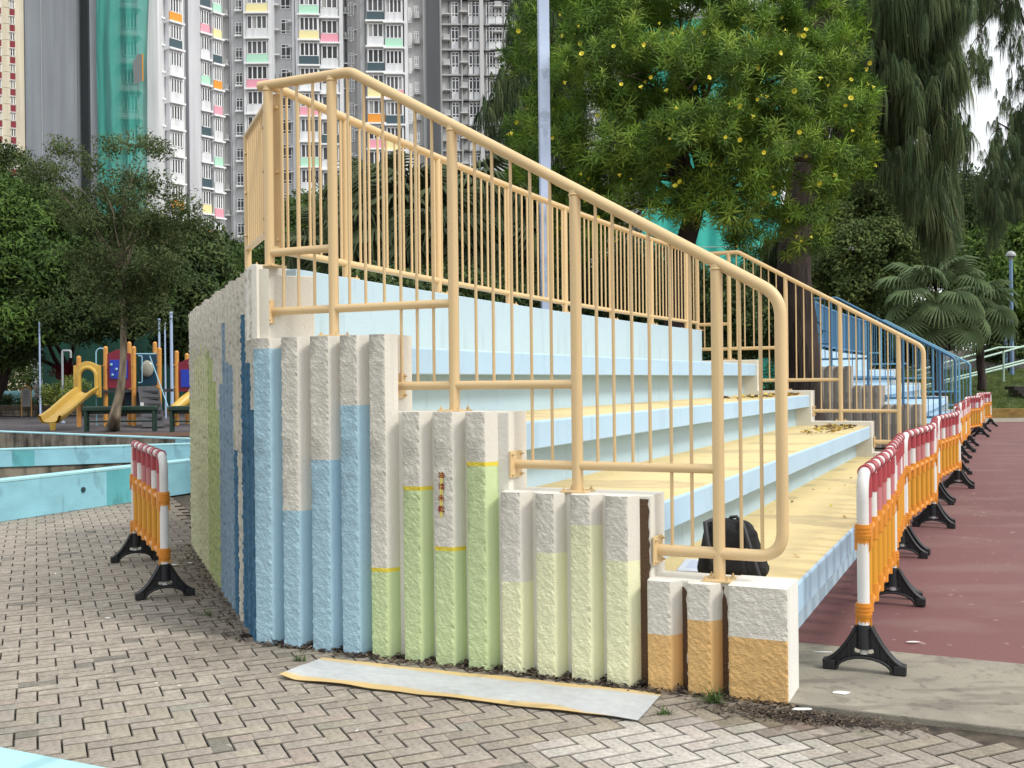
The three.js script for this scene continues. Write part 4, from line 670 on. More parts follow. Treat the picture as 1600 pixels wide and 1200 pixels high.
{ // the slim open tree in the soil strip
  const f = ground(181, 671), t = thing('slim_tree', 'slim leaning tree with a thin open crown in front of the playground and the tower', 'tree', f), P = (px, py, dz = 0) => at(px, py, 37 + dz).sub(f);
  const tr = [V(-0.12, -0.05, 0), P(179, 652), P(183, 632), P(189, 605), P(192, 570), P(193, 520), P(194, 470), P(195, 430), P(190, 380)], rad = [0.3, 0.2, 0.16, 0.14, 0.12, 0.105, 0.09, 0.075, 0.06];
  const cv = new THREE.CatmullRomCurve3(tr), tp = cv.getPoints(30); part('trunk', sweep(tp, tp.map((_, i) => { const k = i / 30 * 8, a = Math.floor(k); return lerp(rad[a], rad[Math.min(8, a + 1)], k - a); }), 10), barkPale, t); part('tag', rbox(P(187, 637).x - 0.02, P(187, 637).y, 0.17, P(187, 637).x + 0.1, P(187, 637).y + 0.14, 0.19, 0.005), std({ color: lin(0.7, 0.7, 0.7) }), t);
  const tips = [[100, 232, 1], [85, 268, 0], [150, 262, -1], [180, 228, 1], [215, 226, -1], [236, 232, 0], [262, 300, 1], [283, 322, -1], [300, 350, 0], [120, 305, 1], [140, 345, -1], [170, 300, 0], [205, 280, 1], [240, 285, 0], [230, 340, -1], [272, 365, 1], [120, 400, 0], [160, 400, 1], [250, 400, -1], [205, 340, 1], [60, 268, 0.4], [95, 305, -0.6]];
  const out = [], blobs = []; tips.forEach(([x, y, d], i) => { const a = tp[22 + (i % 8)], q = P(x, y, d * 1.5); out.push(limb(a, q, 0.035, 0.008, i + 3, 0.12, 8, 5)); blobs.push([q.x, q.y, q.z, 0.85, 0.42, 0.85]); const mid = a.clone().lerp(q, 0.6); blobs.push([mid.x, mid.y, mid.z, 0.8, 0.4, 0.8]); }); part('branches', out, barkPale, t);
  for (const [x, y, r] of [[150, 440, 1.1], [200, 440, 1.2], [250, 440, 1.1], [185, 480, 0.9], [225, 490, 0.9]]) { const q = P(x, y); blobs.push([q.x, q.y, q.z, r, 0.8, r]); }
  crown(t, 'crown', blobs, broadSmall, 2700, leafM(WHITEC, 0.3), [lin(0.08, 0.12, 0.035), lin(0.12, 0.15, 0.055), lin(0.055, 0.085, 0.025)], { seed: 21, gap: 0.02, inner: 0.1 });
}
broadTree('shrub', 'bright yellow green round shrub beside the foot of the slide', at(98, 622, 47.5).setY(0.4), [B(92, 612, 47.5, 0.75, 0.5), B(110, 606, 47.5, 0.7, 0.5), B(100, 620, 47.2, 0.9, 0.4)], 420, broadSmall, [lin(0.12, 0.17, 0.03), lin(0.17, 0.2, 0.045)], { seed: 22, category: 'shrub', r: 0.05 });
broadTree('hedge', 'low dark hedge behind the stone planter', at(20, 632, 61).setY(0.4), [B(0, 627, 61, 0.8, 0.4), B(30, 628, 61, 0.8, 0.35), B(60, 628, 61, 0.8, 0.35), B(85, 629, 61, 0.7, 0.35), B(-30, 627, 61, 0.9, 0.4)], 600, broadSmall, G2, { seed: 23, category: 'hedge', noTrunk: true });
for (const [px, w, l] of [[92, 0.45, 'patch of dark red leaves behind the hooked pole, left one of two'], [112, 0.4, 'patch of dark red leaves behind the hooked pole, right one of two']]) broadTree('red_shrub', l, foot(px, 55).setY(0.4), [B(px, 583 - (px > 100 ? 6 : 0), 55, w, 0.4)], 70, broadSmall, [lin(0.16, 0.01, 0.015)], { seed: px, category: 'shrub', r: 0.03 });

// fan palms
const palmM = leafM(lin(0.13, 0.19, 0.085), 0.25), palmDark = leafM(lin(0.085, 0.11, 0.05), 0.2), palmStem = std({ color: lin(0.16, 0.19, 0.07), roughness: 0.7 });
function fanLeaf(r, seed) { // blade in the xz plane pointing +z, fingers drooping at the ends
  const R = rng(seed), pos = [], n = 26; for (let i = 0; i < n; i++) { const a = (i / (n - 1) - 0.5) * 4.6, a1 = a - 0.07, a2 = a + 0.07, L = r * (0.82 + 0.18 * Math.cos(a * 0.6)) * (0.95 + 0.1 * R()), f = 0.05 * r, pt = (an, k, y) => V(Math.sin(an) * L * k, y, Math.cos(an) * L * k), o = V(0, 0, 0), dr = r * (0.3 + 0.3 * R());
    const rows = [[0.05, 0], [0.5, 0.03 * r], [0.78, -0.05 * r - dr * 0.15], [1.0, -dr]].map(([k, y], j) => { const w = [0.5, 1, 0.75, 0.1][j]; return [pt(lerp(a, a1, w), k, y - f * w), pt(a, k, y + f * 0.5), pt(lerp(a, a2, w), k, y - f * w)]; });
    for (let j = 0; j < 3; j++) for (let k = 0; k < 2; k++) { const A = rows[j][k], Bq = rows[j][k + 1], C = rows[j + 1][k], D = rows[j + 1][k + 1]; for (const p of [A, C, Bq, Bq, C, D]) pos.push(p.x, p.y, p.z); } }
  const g = new THREE.BufferGeometry(); g.setAttribute('position', new THREE.Float32BufferAttribute(pos, 3)); g.computeVertexNormals(); return clean(g);
}
function fanPalm(label, foot, h, r, n, mat, o = {}) {
  const t = thing('fan_palm', label, 'palm', foot, o.turn ?? 0, o.group), R = rng(o.seed ?? 1), blades = [1, 2, 3].map((k) => fanLeaf(r, k + (o.seed ?? 0)));
  const tr = []; for (let i = 0; i <= 10; i++) tr.push(V(0.05 * Math.sin(i), h * i / 10, 0.04 * Math.cos(i * 1.3))); part('trunk', sweep(tr, tr.map((_, i) => (o.tr ?? 0.16) * (i % 2 ? 1.06 : 1) * (i === 0 ? 1.25 : 1)), 10), barkDark, t);
  for (let i = 0; i < n; i++) {
    const a = i * 2.4 + 0.5 * R(), e = lerp(1.4, -0.6, Math.pow((i + 0.5) / n, 0.85)) + 0.3 * (R() - 0.5), L = r * (o.pet ?? 1) * (0.85 + 0.5 * R()), d = V(Math.cos(a) * Math.cos(e), Math.sin(e), Math.sin(a) * Math.cos(e)), c = V(0, h, 0), end = c.clone().addScaledVector(d, L); end.y -= 0.1 * L * Math.cos(e);
    const mid = c.clone().lerp(end, 0.5); mid.y += 0.08 * L; const f = part('frond', blades[i % 3], mat, t); const pitch = e - 0.35 - 0.75 * R();
    const fw = V(Math.cos(a) * Math.cos(pitch), Math.sin(pitch), Math.sin(a) * Math.cos(pitch)), side = V(-Math.sin(a), 0, Math.cos(a)), up = new THREE.Vector3().crossVectors(fw, side).normalize(); if (up.y < 0 && pitch > -1.5) { up.negate(); side.negate(); }
    f.matrix.makeBasis(side, up, fw).setPosition(end); f.matrix.decompose(f.position, f.quaternion, f.scale);
    const inv = f.matrix.clone().invert(), st0 = sweep([c, mid, end].map((p) => p.clone().applyMatrix4(inv)), [0.022, 0.016, 0.012], 5); part('stalk', st0, palmStem, f);
  }
  return t;
}
fanPalm('wide grey green fan palm in front of the low white wall on the right', foot(1465, 42).setY(0.35), 4.1, 0.98, 28, palmM, { seed: 31, tr: 0.24, pet: 1.5 });
fanPalm('right hand fan palm overlapping the wide one, by the lamp post', foot(1533, 47).setY(1.0), 3.6, 1.0, 18, palmM, { seed: 35, tr: 0.17 });
[[520, 400, 24, 0.7, 18], [640, 352, 23, 0.85, 30], [745, 335, 25, 0.95, 30], [590, 325, 25, 0.8, 26], [810, 380, 26, 0.9, 26], [700, 395, 21, 0.75, 26]].forEach(([px, py, Z, r, n], i) => fanPalm(['leftmost of the dark fan palms behind the cream railing', 'dark fan palm behind the second railing post', 'tall dark fan palm left of the pale pole', 'dark fan palm before the white tower with pink panels', 'dark fan palm right beside the pale square pole', 'lowest dark fan palm just above the pale parapet'][i], foot(px, Z), at(px, py, Z).y, r, n, palmDark, { seed: 40 + i, group: 'dark fan palms behind the parapet' }));
broadTree('shrub', 'dark leafy shrub behind the parapet left of the fan palms', foot(480, 30), [B(455, 370, 30, 1.3, 1.2), B(500, 355, 30, 1.2, 1.2), B(540, 400, 30, 1.4, 1.2), B(440, 410, 29, 1.2, 1), B(500, 420, 28, 1.6, 1)], 2600, broadSmall, G1, { seed: 47, category: 'shrub' });
broadTree('hedge', 'dark hedge just behind the pale parapet', foot(780, 19), [B(560, 470, 14.5, 0.7, 0.5), B(620, 480, 15, 0.8, 0.5), B(700, 480, 16, 0.9, 0.6), B(780, 480, 17, 1, 0.6), B(860, 480, 18, 1, 0.7), B(940, 490, 19, 1.1, 0.7), B(1020, 490, 20, 1.1, 0.8), B(1100, 500, 21, 1.2, 0.8), B(1180, 500, 22, 1.1, 0.8), B(930, 420, 21, 1.1, 0.8), B(1030, 440, 22, 1.2, 0.8)], 4200, broadSmall, G2, { seed: 48, category: 'hedge', noTrunk: true });

{ // the flowering tree with narrow leaves
  const Z = 17.5, f = foot(1058, Z), t = thing('oleander_tree', 'wide bright green tree with narrow leaves and scattered yellow trumpet flowers', 'tree', f), P = (px, py, dz = 0) => at(px, py, Z + dz).sub(f);
  const cr = P(1092, 290), tr = [V(0, -0.1, 0), P(1058, 440), P(1068, 390), P(1085, 330), cr]; const cv = new THREE.CatmullRomCurve3(tr).getPoints(16); part('trunk', sweep(cv, cv.map((_, i) => lerp(0.22, 0.13, i / 16)), 10), barkDark, t);
  const C = [[860, 70, 0, .8], [900, 150, .8, .9], [880, 235, -.4, .8], [840, 215, .6, .6], [935, 300, .5, .8], [905, 330, -.2, .6], [960, 40, -.6, .9], [980, 120, -1.2, 1.0], [985, 215, -1.3, .95], [1000, 320, -.9, .8], [1060, 50, -.8, 1.0], [1075, 140, -1.7, 1.05], [1085, 225, -1.7, .95], [1130, 300, -1.2, .75], [1150, 60, -.8, 1], [1170, 150, -1.6, 1.05], [1190, 235, -1.4, .9], [1240, 110, -1, .85], [1265, 40, -.3, .8], [1285, 170, -.8, .8], [1310, 110, 0, .55], [1290, 250, -.6, .75], [1320, 235, .2, .5], [1230, 300, -1, .7], [1330, 265, .2, .4], [1050, -40, .2, 1.1], [1180, -50, .2, 1.1], [930, -40, .3, 1], [1180, 360, -.3, .55], [1240, 370, .2, .5], [1100, 0, 1.2, 1], [1000, 200, 1.2, 1], [1180, 200, 1.2, 1], [900, 380, .6, .5], [975, 370, -.2, .45], [830, 290, .6, .4]];
  const blobs = C.map(([x, y, dz, r]) => { const q = P(x, y, dz); return [q.x, q.y, q.z, r, r * 0.72, r]; });
  part('branches', blobs.flatMap((b, i) => { const q = V(b[0], b[1], b[2]); const R = rng(i + 400), o = [limb(i % 3 ? cr : cv[12], q, 0.06, 0.014, i + 60, 0.16, 9, 6)]; for (let k = 0; k < 3; k++) o.push(limb(q, q.clone().add(V((R() - .5) * b[3] * 1.6, (R() - 0.2) * b[4] * 1.2, (R() - .5) * b[3] * 1.6)), 0.014, 0.004, i * 3 + k, 0.1, 5, 4)); return o; }), barkM, t);
  const TL = [lin(0.15, 0.27, 0.035), lin(0.2, 0.33, 0.04), lin(0.1, 0.19, 0.028), lin(0.27, 0.38, 0.06), lin(0.06, 0.12, 0.02)], lm = leafM(WHITEC, 0.32);
  crown(t, 'crown', blobs, lance, 6400, lm, TL, { seed: 51, inner: 0.45, out: 0.7, gap: 0.27, gf: 1.6 });
  crown(t, 'crown', blobs.map((b) => [...b.slice(0, 3), b[3] * 1.05, b[4] * 1.05, b[5] * 1.05]), lanceB, 3200, lm, TL, { seed: 52, inner: 0.8, out: 0.4, s0: 0.9, gap: 0.22, gf: 1.6 });
  // trumpet flowers
  const fl = new THREE.LatheGeometry([[0.006, 0], [0.01, 0.022], [0.018, 0.035], [0.034, 0.05], [0.043, 0.053]].map(([x, y]) => new THREE.Vector2(x, y)), 8), fm = new THREE.MeshPhysicalMaterial({ color: lin(0.88, 0.78, 0.07), roughness: 0.7, transmission: 0.25, thickness: 0, side: THREE.DoubleSide }), R = rng(57);
  for (let i = 0; i < 210; i++) { const b = blobs[Math.floor(R() * blobs.length)], d = V(R() - .5, R() - .35, R() * 0.9 - 0.05).normalize(), m = part('flower', fl, fm, t); m.position.set(b[0] + d.x * b[3] * 1.12, b[1] + d.y * b[4] * 1.15, b[2] + d.z * b[3] * 1.12); m.quaternion.setFromUnitVectors(V(0, 1, 0), V(R() - 0.5, R() - 0.45, R() - 0.35).add(d.clone().multiplyScalar(0.25)).normalize()); m.scale.setScalar(0.6 + 0.4 * R()); }
}
// weeping casuarinas
const needle = (() => { const R = rng(71), pos = []; for (let i = 0; i < 26; i++) { const a = R() * 6.283, r = 0.12 * Math.sqrt(R()), x0 = Math.cos(a) * r * 0.4, z0 = Math.sin(a) * r * 0.4, x1 = Math.cos(a) * r * 1.7 + 0.05 * (R() - 0.5), z1 = Math.sin(a) * r * 1.7 + 0.05 * (R() - .5), L = 0.35 + 0.55 * R(), y0 = 0.06 * (R() - 0.5), w = 0.006, tx = -Math.sin(a + R()) * w, tz = Math.cos(a + R()) * w, xm = lerp(x0, x1, 0.8), zm = lerp(z0, z1, 0.8), ym = y0 - L * 0.4; pos.push(x0 - tx, y0, z0 - tz, x0 + tx, y0, z0 + tz, xm + tx, ym, zm + tz, x0 - tx, y0, z0 - tz, xm + tx, ym, zm + tz, xm - tx, ym, zm - tz, xm - tx, ym, zm - tz, xm + tx, ym, zm + tz, x1, y0 - L, z1); } const g = new THREE.BufferGeometry(); g.setAttribute('position', new THREE.Float32BufferAttribute(pos, 3)); g.computeVertexNormals(); return clean(g); })();
const casM = leafM(lin(1, 1, 1), 0.2), casT = [lin(0.075, 0.12, 0.05), lin(0.1, 0.15, 0.06), lin(0.05, 0.085, 0.04), lin(0.13, 0.165, 0.07)];
function casuarina(label, foot, trunkPts, rad, hangs, count, seed) {
  const t = thing('casuarina_tree', label, 'tree', foot, 0); const cv = new THREE.CatmullRomCurve3(trunkPts).getPoints(24);
  if (rad) { const g = sweep(cv, cv.map((_, i) => lerp(rad[0], rad[1], Math.pow(i / 24, 0.7)) * (1 + (i === 0 ? 0.25 : i === 1 ? 0.1 : 0))), 20), p = g.attributes.position; for (let i = 0; i < p.count; i++) { const x = p.getX(i), y = p.getY(i), z = p.getZ(i), k = 1 + 0.06 * n3(x * 5, y * 0.9, z * 5); p.setXYZ(i, cv[0].x + (x - cv[0].x) * k, y, z * k); } g.computeVertexNormals(); part('trunk', g, barkDark, t); }
  part('branches', hangs.map((h, i) => limb(cv[Math.min(24, 12 + (i * 5) % 13)], V(h[0], h[1] + h[4] * 0.8, h[2]), 0.11, 0.025, seed + i, 0.1, 9, 6)).concat(hangs.flatMap((h, i) => { const R = rng(seed * 3 + i); return [0, 1, 2, 3].map((k) => limb(V(h[0], h[1] + h[4] * 0.7, h[2]), V(h[0] + (R() - .5) * h[3] * 2, h[1] + h[4] * (R() - 0.6), h[2] + (R() - .5) * h[3] * 2), 0.022, 0.005, i * 9 + k, 0.12, 6, 4)); })), barkDark, t);
  crown(t, 'crown', hangs, needle, count, casM, casT, { seed, hang: true, inner: 0.0, s0: 0.55, s1: 0.6, tall: true, gap: 0.2, gf: 1.25 });
  return t;
}
{ const Z = 21, f = foot(1252, Z), P = (px, py, dz = 0) => at(px, py, Z + dz).sub(f), H = (px, py, dz, r, h) => { const q = P(px, py, dz); return [q.x, q.y, q.z, r, h, r]; };
  casuarina('big weeping casuarina with thick dark trunk standing behind the far end of the near bank', f, [V(0, -0.1, 0), P(1252, 600), P(1246, 500), P(1240, 420), P(1250, 320), P(1275, 200), P(1290, 60), P(1295, -120)], [0.46, 0.22],
    [H(1400, 60, 0, 1.1, 1.6), H(1450, 110, .5, .7, 1.3), H(1380, 180, .6, .85, 1.1), H(1440, 220, -.5, .75, 1.4), H(1465, 300, 0, .4, 1.1), H(1450, 295, .5, .4, .8), H(1350, 60, 1, 1, 1.3), H(1480, 0, .8, .4, .6), H(1310, 10, .6, 1, 1), H(1410, -40, 0, 1.3, 1.2), H(1340, 190, 1.2, .6, .7), H(1490, 190, .2, .35, .8), H(1250, 30, 1.5, .9, .9), H(1450, -60, .5, .8, 1), H(1350, -80, .5, 1.3, 1.2), H(1460, 60, -.6, .7, 1.2), H(1250, 350, .4, .4, .5), H(1220, 400, .8, .5, .5)], 4000, 81);
  const Zb = 43, fb = foot(1700, Zb).setY(0.5), Q = (px, py, dz = 0) => at(px, py, Zb + dz).sub(fb), K = (px, py, dz, r, h) => { const q = Q(px, py, dz); return [q.x, q.y, q.z, r * 1.6, h * 1.6, r * 1.6]; };
  casuarina('thin weeping casuarina with bare black limbs against the sky at the right edge', fb, [V(0, -0.1, 0), Q(1690, 500), Q(1670, 300), Q(1640, 100), Q(1620, -80)], [0.35, 0.18],
    [K(1560, 260, 0, .6, 1.4), K(1590, 190, .5, .6, 1.3), K(1530, 90, 0, .35, .8), K(1580, 50, .4, .4, .8), K(1610, 270, 0, .7, 1), K(1640, 150, 0, .9, 1.6), K(1560, -20, 0, .8, .9), K(1510, 10, .4, .5, .7), K(1545, 330, .5, .45, .9), K(1690, 230, 0, .9, 1.3)], 2300, 85);
  const Zc = 27, fc = foot(905, Zc), U = (px, py, dz = 0) => at(px, py, Zc + dz).sub(fc), Y = (px, py, dz, r, h) => { const q = U(px, py, dz); return [q.x, q.y, q.z, r, h, r]; };
  casuarina('dark weeping casuarina behind the pale square pole', fc, [V(0, -0.1, 0), U(905, 500), U(905, 300), U(895, 100), U(890, -100)], [0.3, 0.18],
    [Y(805, 150, 0, .7, 1.1), Y(830, 90, .5, .7, 1.2), Y(780, 185, 0, .55, .6), Y(850, 30, 0, .9, 1.1), Y(890, 60, .5, 1, 1.5), Y(800, 130, 1, .5, .6), Y(870, 170, .5, .8, 1.4), Y(835, 220, 0, .5, .9), Y(850, -60, 0, 1.1, 1.1), Y(930, 0, .6, 1.1, 1.4), Y(880, 290, .5, .7, 1), Y(835, 10, -.4, .6, 1)], 2200, 88); }
// round trees and the dark growth on the right
broadTree('round_tree', 'round crowned green tree between the thick trunk and the fan palm', foot(1345, 46), [B(1300, 330, 46, 1.7, 1.3), B(1350, 300, 46, 1.7, 1.2), B(1400, 320, 46, 1.6, 1.2), B(1330, 390, 45, 1.9, 1.3), B(1390, 390, 45, 1.7, 1.2), B(1290, 410, 46, 1.5, 1.2), B(1340, 450, 45, 1.6, 1), B(1430, 350, 47, 1.4, 1.1)], 4200, broadMid, [lin(0.1, 0.15, 0.04), lin(0.14, 0.185, 0.05), lin(0.07, 0.11, 0.03)], { seed: 61, gap: 0.07, r: 0.22 });
broadTree('round_tree', 'dense bright green tree behind the slim lamp post at the right edge', foot(1570, 58), [B(1545, 400, 58, 1.8, 1.3), B(1590, 395, 58, 1.8, 1.3), B(1560, 440, 57, 2, 1.3), B(1610, 440, 57, 2, 1.4), B(1580, 470, 57, 2, 1)], 3200, broadBig, [lin(0.1, 0.18, 0.03), lin(0.14, 0.22, 0.04), lin(0.07, 0.13, 0.025)], { seed: 62, r: 0.2, dark: 0.3 });
broadTree('broad_tree', 'tall dark tree filling the background above the fan palm', foot(1480, 66), [B(1440, 330, 66, 2.6, 2), B(1500, 320, 66, 2.6, 2), B(1480, 390, 65, 2.8, 1.9), B(1550, 350, 66, 2.4, 1.8), B(1420, 410, 66, 2.5, 1.8), B(1520, 430, 65, 2.7, 1.6), B(1600, 330, 66, 2.4, 1.8), B(1290, 470, 60, 2.4, 1.6), B(1240, 470, 58, 2, 1.5)], 5600, broadBig, G2, { seed: 63, r: 0.3, dark: 0.3 });
broadTree('hedge', 'dark hedge below the round trees behind the far bank', foot(1330, 52), [B(1230, 520, 48, 1.5, 1.2), B(1290, 520, 50, 1.6, 1.2), B(1350, 530, 52, 1.6, 1.2), B(1420, 530, 54, 1.6, 1.2), B(1390, 490, 52, 1.5, 1.1), B(1150, 500, 40, 1.5, 1.2), B(1170, 450, 40, 1.2, 1)], 3200, broadMid, G2, { seed: 64, category: 'hedge', noTrunk: true });
broadTree('hedge', 'tall dark hedge in the shade under the trees at the right edge', foot(1560, 66), [B(1590, 510, 64, 2, 1.5), B(1640, 500, 64, 2.4, 1.6), B(1570, 545, 63, 1.2, 0.6)], 900, broadBig, G2, { seed: 66, category: 'hedge', noTrunk: true });
broadTree('distant_wood', null, V(0, 0, -80), Array.from({ length: 30 }, (_, i) => [-46 + i * 3.1, 3 + 1.2 * Math.sin(i * 2.1), -78 - 4 * Math.sin(i * 1.3), 3, 3.4, 2.4]), 5200, broadBig, G2, { seed: 67, noTrunk: true });
{ const w = scene.children[scene.children.length - 1]; w.userData = { kind: 'stuff', label: 'far off dark belt of trees between the park and the towers' }; }
// ------------------------------------------------------------------ towers
const glass = [0.045, 0.065, 0.095].map((k) => new THREE.MeshPhysicalMaterial({ color: lin(k, k * 1.02, k * 1.06), roughness: 0.25, specularIntensity: 0.6 }));
const curtain = std({ color: lin(0.32, 0.32, 0.31), roughness: 0.6 });
const whiteW = std({ color: lin(0.83, 0.84, 0.86), map: X.streak, roughness: 0.8 }), frameW = std({ color: lin(0.84, 0.85, 0.86), roughness: 0.5 }), greyW = std({ color: lin(0.3, 0.31, 0.325), map: X.streak, roughness: 0.85 }), greyD = std({ color: lin(0.1, 0.105, 0.115), map: X.streak, roughness: 0.85 }), greyM = std({ color: lin(0.47, 0.475, 0.475), map: X.streak, roughness: 0.85 }), recess = std({ color: lin(0.5, 0.5, 0.5), map: X.streak, roughness: 0.9 });
const PC = { w: whiteW, y: std({ color: lin(0.8, 0.71, 0.36), roughness: 0.6 }), m: std({ color: lin(0.42, 0.71, 0.54), roughness: 0.6 }), p: std({ color: lin(0.78, 0.33, 0.41), roughness: 0.6 }), d: std({ color: lin(0.045, 0.085, 0.1), roughness: 0.5 }), o: std({ color: lin(0.78, 0.3, 0.03), roughness: 0.6 }) };
const FH = 2.69, TOP = 47.5;
function facadeLine(lpx, lZ, rpx, rZ) { const a = at(lpx, 300, lZ).setY(0), b = at(rpx, 300, rZ).setY(0), d = b.clone().sub(a), L = d.length(); d.normalize(); return { a, L, turn: Math.atan2(-d.z, d.x), x: (px) => { const u = (ray(px, 300)[0]); return (u * -a.z - a.x) / (d.x + u * d.z); } }; }
function windowGeo(w, h, panes, style) {
  const f = [], t = 0.07, b = (x0, y0, x1, y1) => f.push(box(x0, y0, -0.03, x1, y1, 0.05)); b(0, 0, w, t); b(0, h - t, w, h); b(0, 0, t, h); b(w - t, 0, w, h);
  for (let i = 1; i < panes; i++) b(w * i / panes - (style ? 0.04 : 0.055), t, w * i / panes + (style ? 0.04 : 0.055), h - t);
  if (style) { b(t, h * 0.76, w - t, h * 0.76 + 0.07); b(t, h * 0.2, w - t, h * 0.2 + 0.07); }
  return join(f);
}
const wcache = {};
function win(parent, x, y, z, w, h, panes, style, R) { const key = [w.toFixed(2), h.toFixed(2), panes, style].join(); const c = wcache[key] ?? (wcache[key] = { f: windowGeo(w, h, panes, style), g: box(0.03, 0.03, -0.08, w - 0.03, h - 0.03, -0.02), c: box(0.06, 0.06, -0.02, w / panes * 0.8, h - 0.08, -0.005) }); const m = part('window', c.f, frameW, parent); m.position.set(x, y, z); const p = part('pane', c.g, glass[Math.floor(R() * 3)], m); if (R() < 0.3) { const q = part('curtain', c.c, curtain, m); q.position.x = Math.floor(R() * panes) * w / panes; } return m; }
function wing(label, fl, depth, o) {
  const t = thing('apartment_tower', label, 'apartment tower', fl.a, fl.turn, null), R = rng(o.seed);
  part('wall', box(0, 0, -depth, fl.L, TOP, 0), o.wall ?? whiteW, t);
  const slabs = []; for (let y = o.y0; y > 4; y -= FH) slabs.unshift(y); for (let y = o.y0 + FH; y < TOP - 3; y += FH) slabs.push(y);
  (o.strips ?? []).forEach(([p0, p1, proud, mat, nm]) => part(nm ?? 'pier', box(fl.x(p0), 0, -0.4, fl.x(p1), TOP, proud), mat, t));
  (o.bays ?? []).forEach((b) => {
    const x0 = fl.x(b.px[0]), x1 = fl.x(b.px[1]), w = x1 - x0, z = b.proud ?? 0.35, side = b.side ?? 0.12;
    part('bay', box(x0, 0, -0.3, x1, TOP - 1, z - 0.12), b.wall ?? o.wall ?? whiteW, t);
    slabs.forEach((y) => {
      if (y + FH > TOP - 1) return; const k = Math.round((o.y0 - y) / FH) + 1, c = b.pat?.[k] ?? 'w', dy = b.dy ?? 0;
      part('ledge', box(x0 - (b.lip ?? 0.14), y + dy, -0.05, x1 + (b.lip ?? 0.14), y + dy + 0.17, z + 0.28), b.ledge ?? frameW, t);
      const ap = b.apron ?? 0.92; if (ap) part('panel', box(x0 + 0.03, y + dy + 0.17, -0.05, x1 - 0.03, y + dy + 0.17 + ap, z), PC[c] ?? whiteW, t);
      win(t, x0 + side, y + dy + 0.2 + ap, z - 0.06, w - side * 2, b.h ?? (FH - 0.2 - ap - 0.16), b.panes ?? 3, b.style ?? 0, R);
    });
  });
  (o.shelves ?? []).forEach(([p0, p1, dy, dz]) => slabs.forEach((y) => { const s = part('shelf', box(fl.x(p0), y + dy, -0.1, fl.x(p1), y + dy + 0.12, dz ?? 0.7), o.shelfM ?? frameW, t); if (R() < 0.55) part('air_conditioner', rbox(fl.x(p0) + 0.1, y + dy + 0.13, 0.1, fl.x(p0) + 0.1 + Math.min(0.75, fl.x(p1) - fl.x(p0) - 0.15), y + dy + 0.65, 0.55, 0.03), greyM, s); }));
  (o.pipes ?? []).forEach(([px, r, m]) => part('drain_pipe', new THREE.CylinderGeometry(r, r, TOP, 8).translate(fl.x(px), TOP / 2, (o.pz ?? 0.15)), m ?? frameW, t));
  (o.holes ?? []).forEach(([p0, p1, dy, h]) => slabs.forEach((y) => { win(t, fl.x(p0), y + dy, 0.03, fl.x(p1) - fl.x(p0), h, 2, 1, R); }));
  return t;
}
const yAt = (px, py, Z) => 1.6 + ray(px, py)[1] * Z;
wing('white tower wing with orange and dark balcony panels beside the green net', facadeLine(222, 104, 291, 108), 9, { y0: yAt(258, 22.5, 104), seed: 1, bays: [{ px: [232, 252], panes: 3, pat: 'wdwwdwmwodw', proud: 0.5 }, { px: [259, 279], panes: 4, pat: 'wodwwwwwody', proud: 1.0, dy: -0.25 }], pipes: [[287, 0.09], [289.5, 0.06, greyM]] });
wing('white tower wing with pink and mint panels beside the blank grey shaft', facadeLine(291, 109, 351, 112.5), 9, { y0: yAt(320, 48, 109), seed: 2, strips: [[292, 311, 0.6, std({ color: lin(0.62, 0.63, 0.66), map: X.streak, roughness: 0.85 }), 'shaft']], bays: [{ px: [312, 327], panes: 3, pat: 'dpwmwdwdyow', proud: 0.5 }, { px: [328.5, 342], panes: 3, pat: 'mydopwmwpww', proud: 0.9, dy: -0.35 }], pipes: [[349, 0.08, greyM]] });
wing('grey and white tower wing with a single bay column behind the corner railing post', facadeLine(350, 114, 466, 114), 10, { y0: yAt(410, 24, 113), seed: 3, wall: std({ color: lin(0.62, 0.625, 0.635), map: X.streak, roughness: 0.85 }), strips: [[351, 361, -0.02 + 0.03, recess, 'recess'], [366, 389, 0.5, std({ color: lin(0.68, 0.69, 0.7), map: X.streak, roughness: 0.85 }), 'pier'], [388, 392, 1.35, whiteW, 'fin'], [426, 433, 1.35, whiteW, 'fin'], [462, 466, 1.0, whiteW, 'fin']], bays: [{ px: [392, 426], panes: 4, pat: 'wywmpwyw', proud: 1.4 }, { px: [373, 384], panes: 2, style: 1, apron: 0, proud: 0.7, h: 1.35, side: 0, lip: 0.02, dy: 0.5, wall: std({ color: lin(0.68, 0.69, 0.7), map: X.streak, roughness: 0.85 }) }], holes: [[442, 457, 0.95, 1.6]], shelves: [[433, 441, 1.25, 0.6], [454, 462, 2.1, 0.7], [353, 361, 0.2, 0.7]], pipes: [[363.5, 0.12, whiteW], [365.3, 0.07, greyD], [461, 0.07]] });
wing('white tower wing with paired bays and mint, yellow, pink and dark panels in the middle', facadeLine(466, 113, 566, 113.5), 10, { y0: yAt(490, 32, 113), seed: 4, wall: whiteW, strips: [[540, 565, 0.02, recess, 'recess'], [466, 471, 0.9, whiteW, 'fin'], [534, 540, 1.1, whiteW, 'fin'], [561, 566, 0.9, std({ color: lin(0.5, 0.5, 0.5), roughness: 0.8 }), 'fin']], bays: [{ px: [472, 503], panes: 4, pat: 'wmydwpwmwdw', proud: 1.3, dy: 0.1 }, { px: [505, 533], panes: 3, pat: 'wwpwwwdwwdw', proud: 1.0, dy: -0.1 }], holes: [[547, 556, 0.5, 1.5]], shelves: [[557, 562, 1.6, 0.5], [540, 546, 0.7, 0.4]], pipes: [[543.5, 0.09, greyD], [564, 0.08]] });
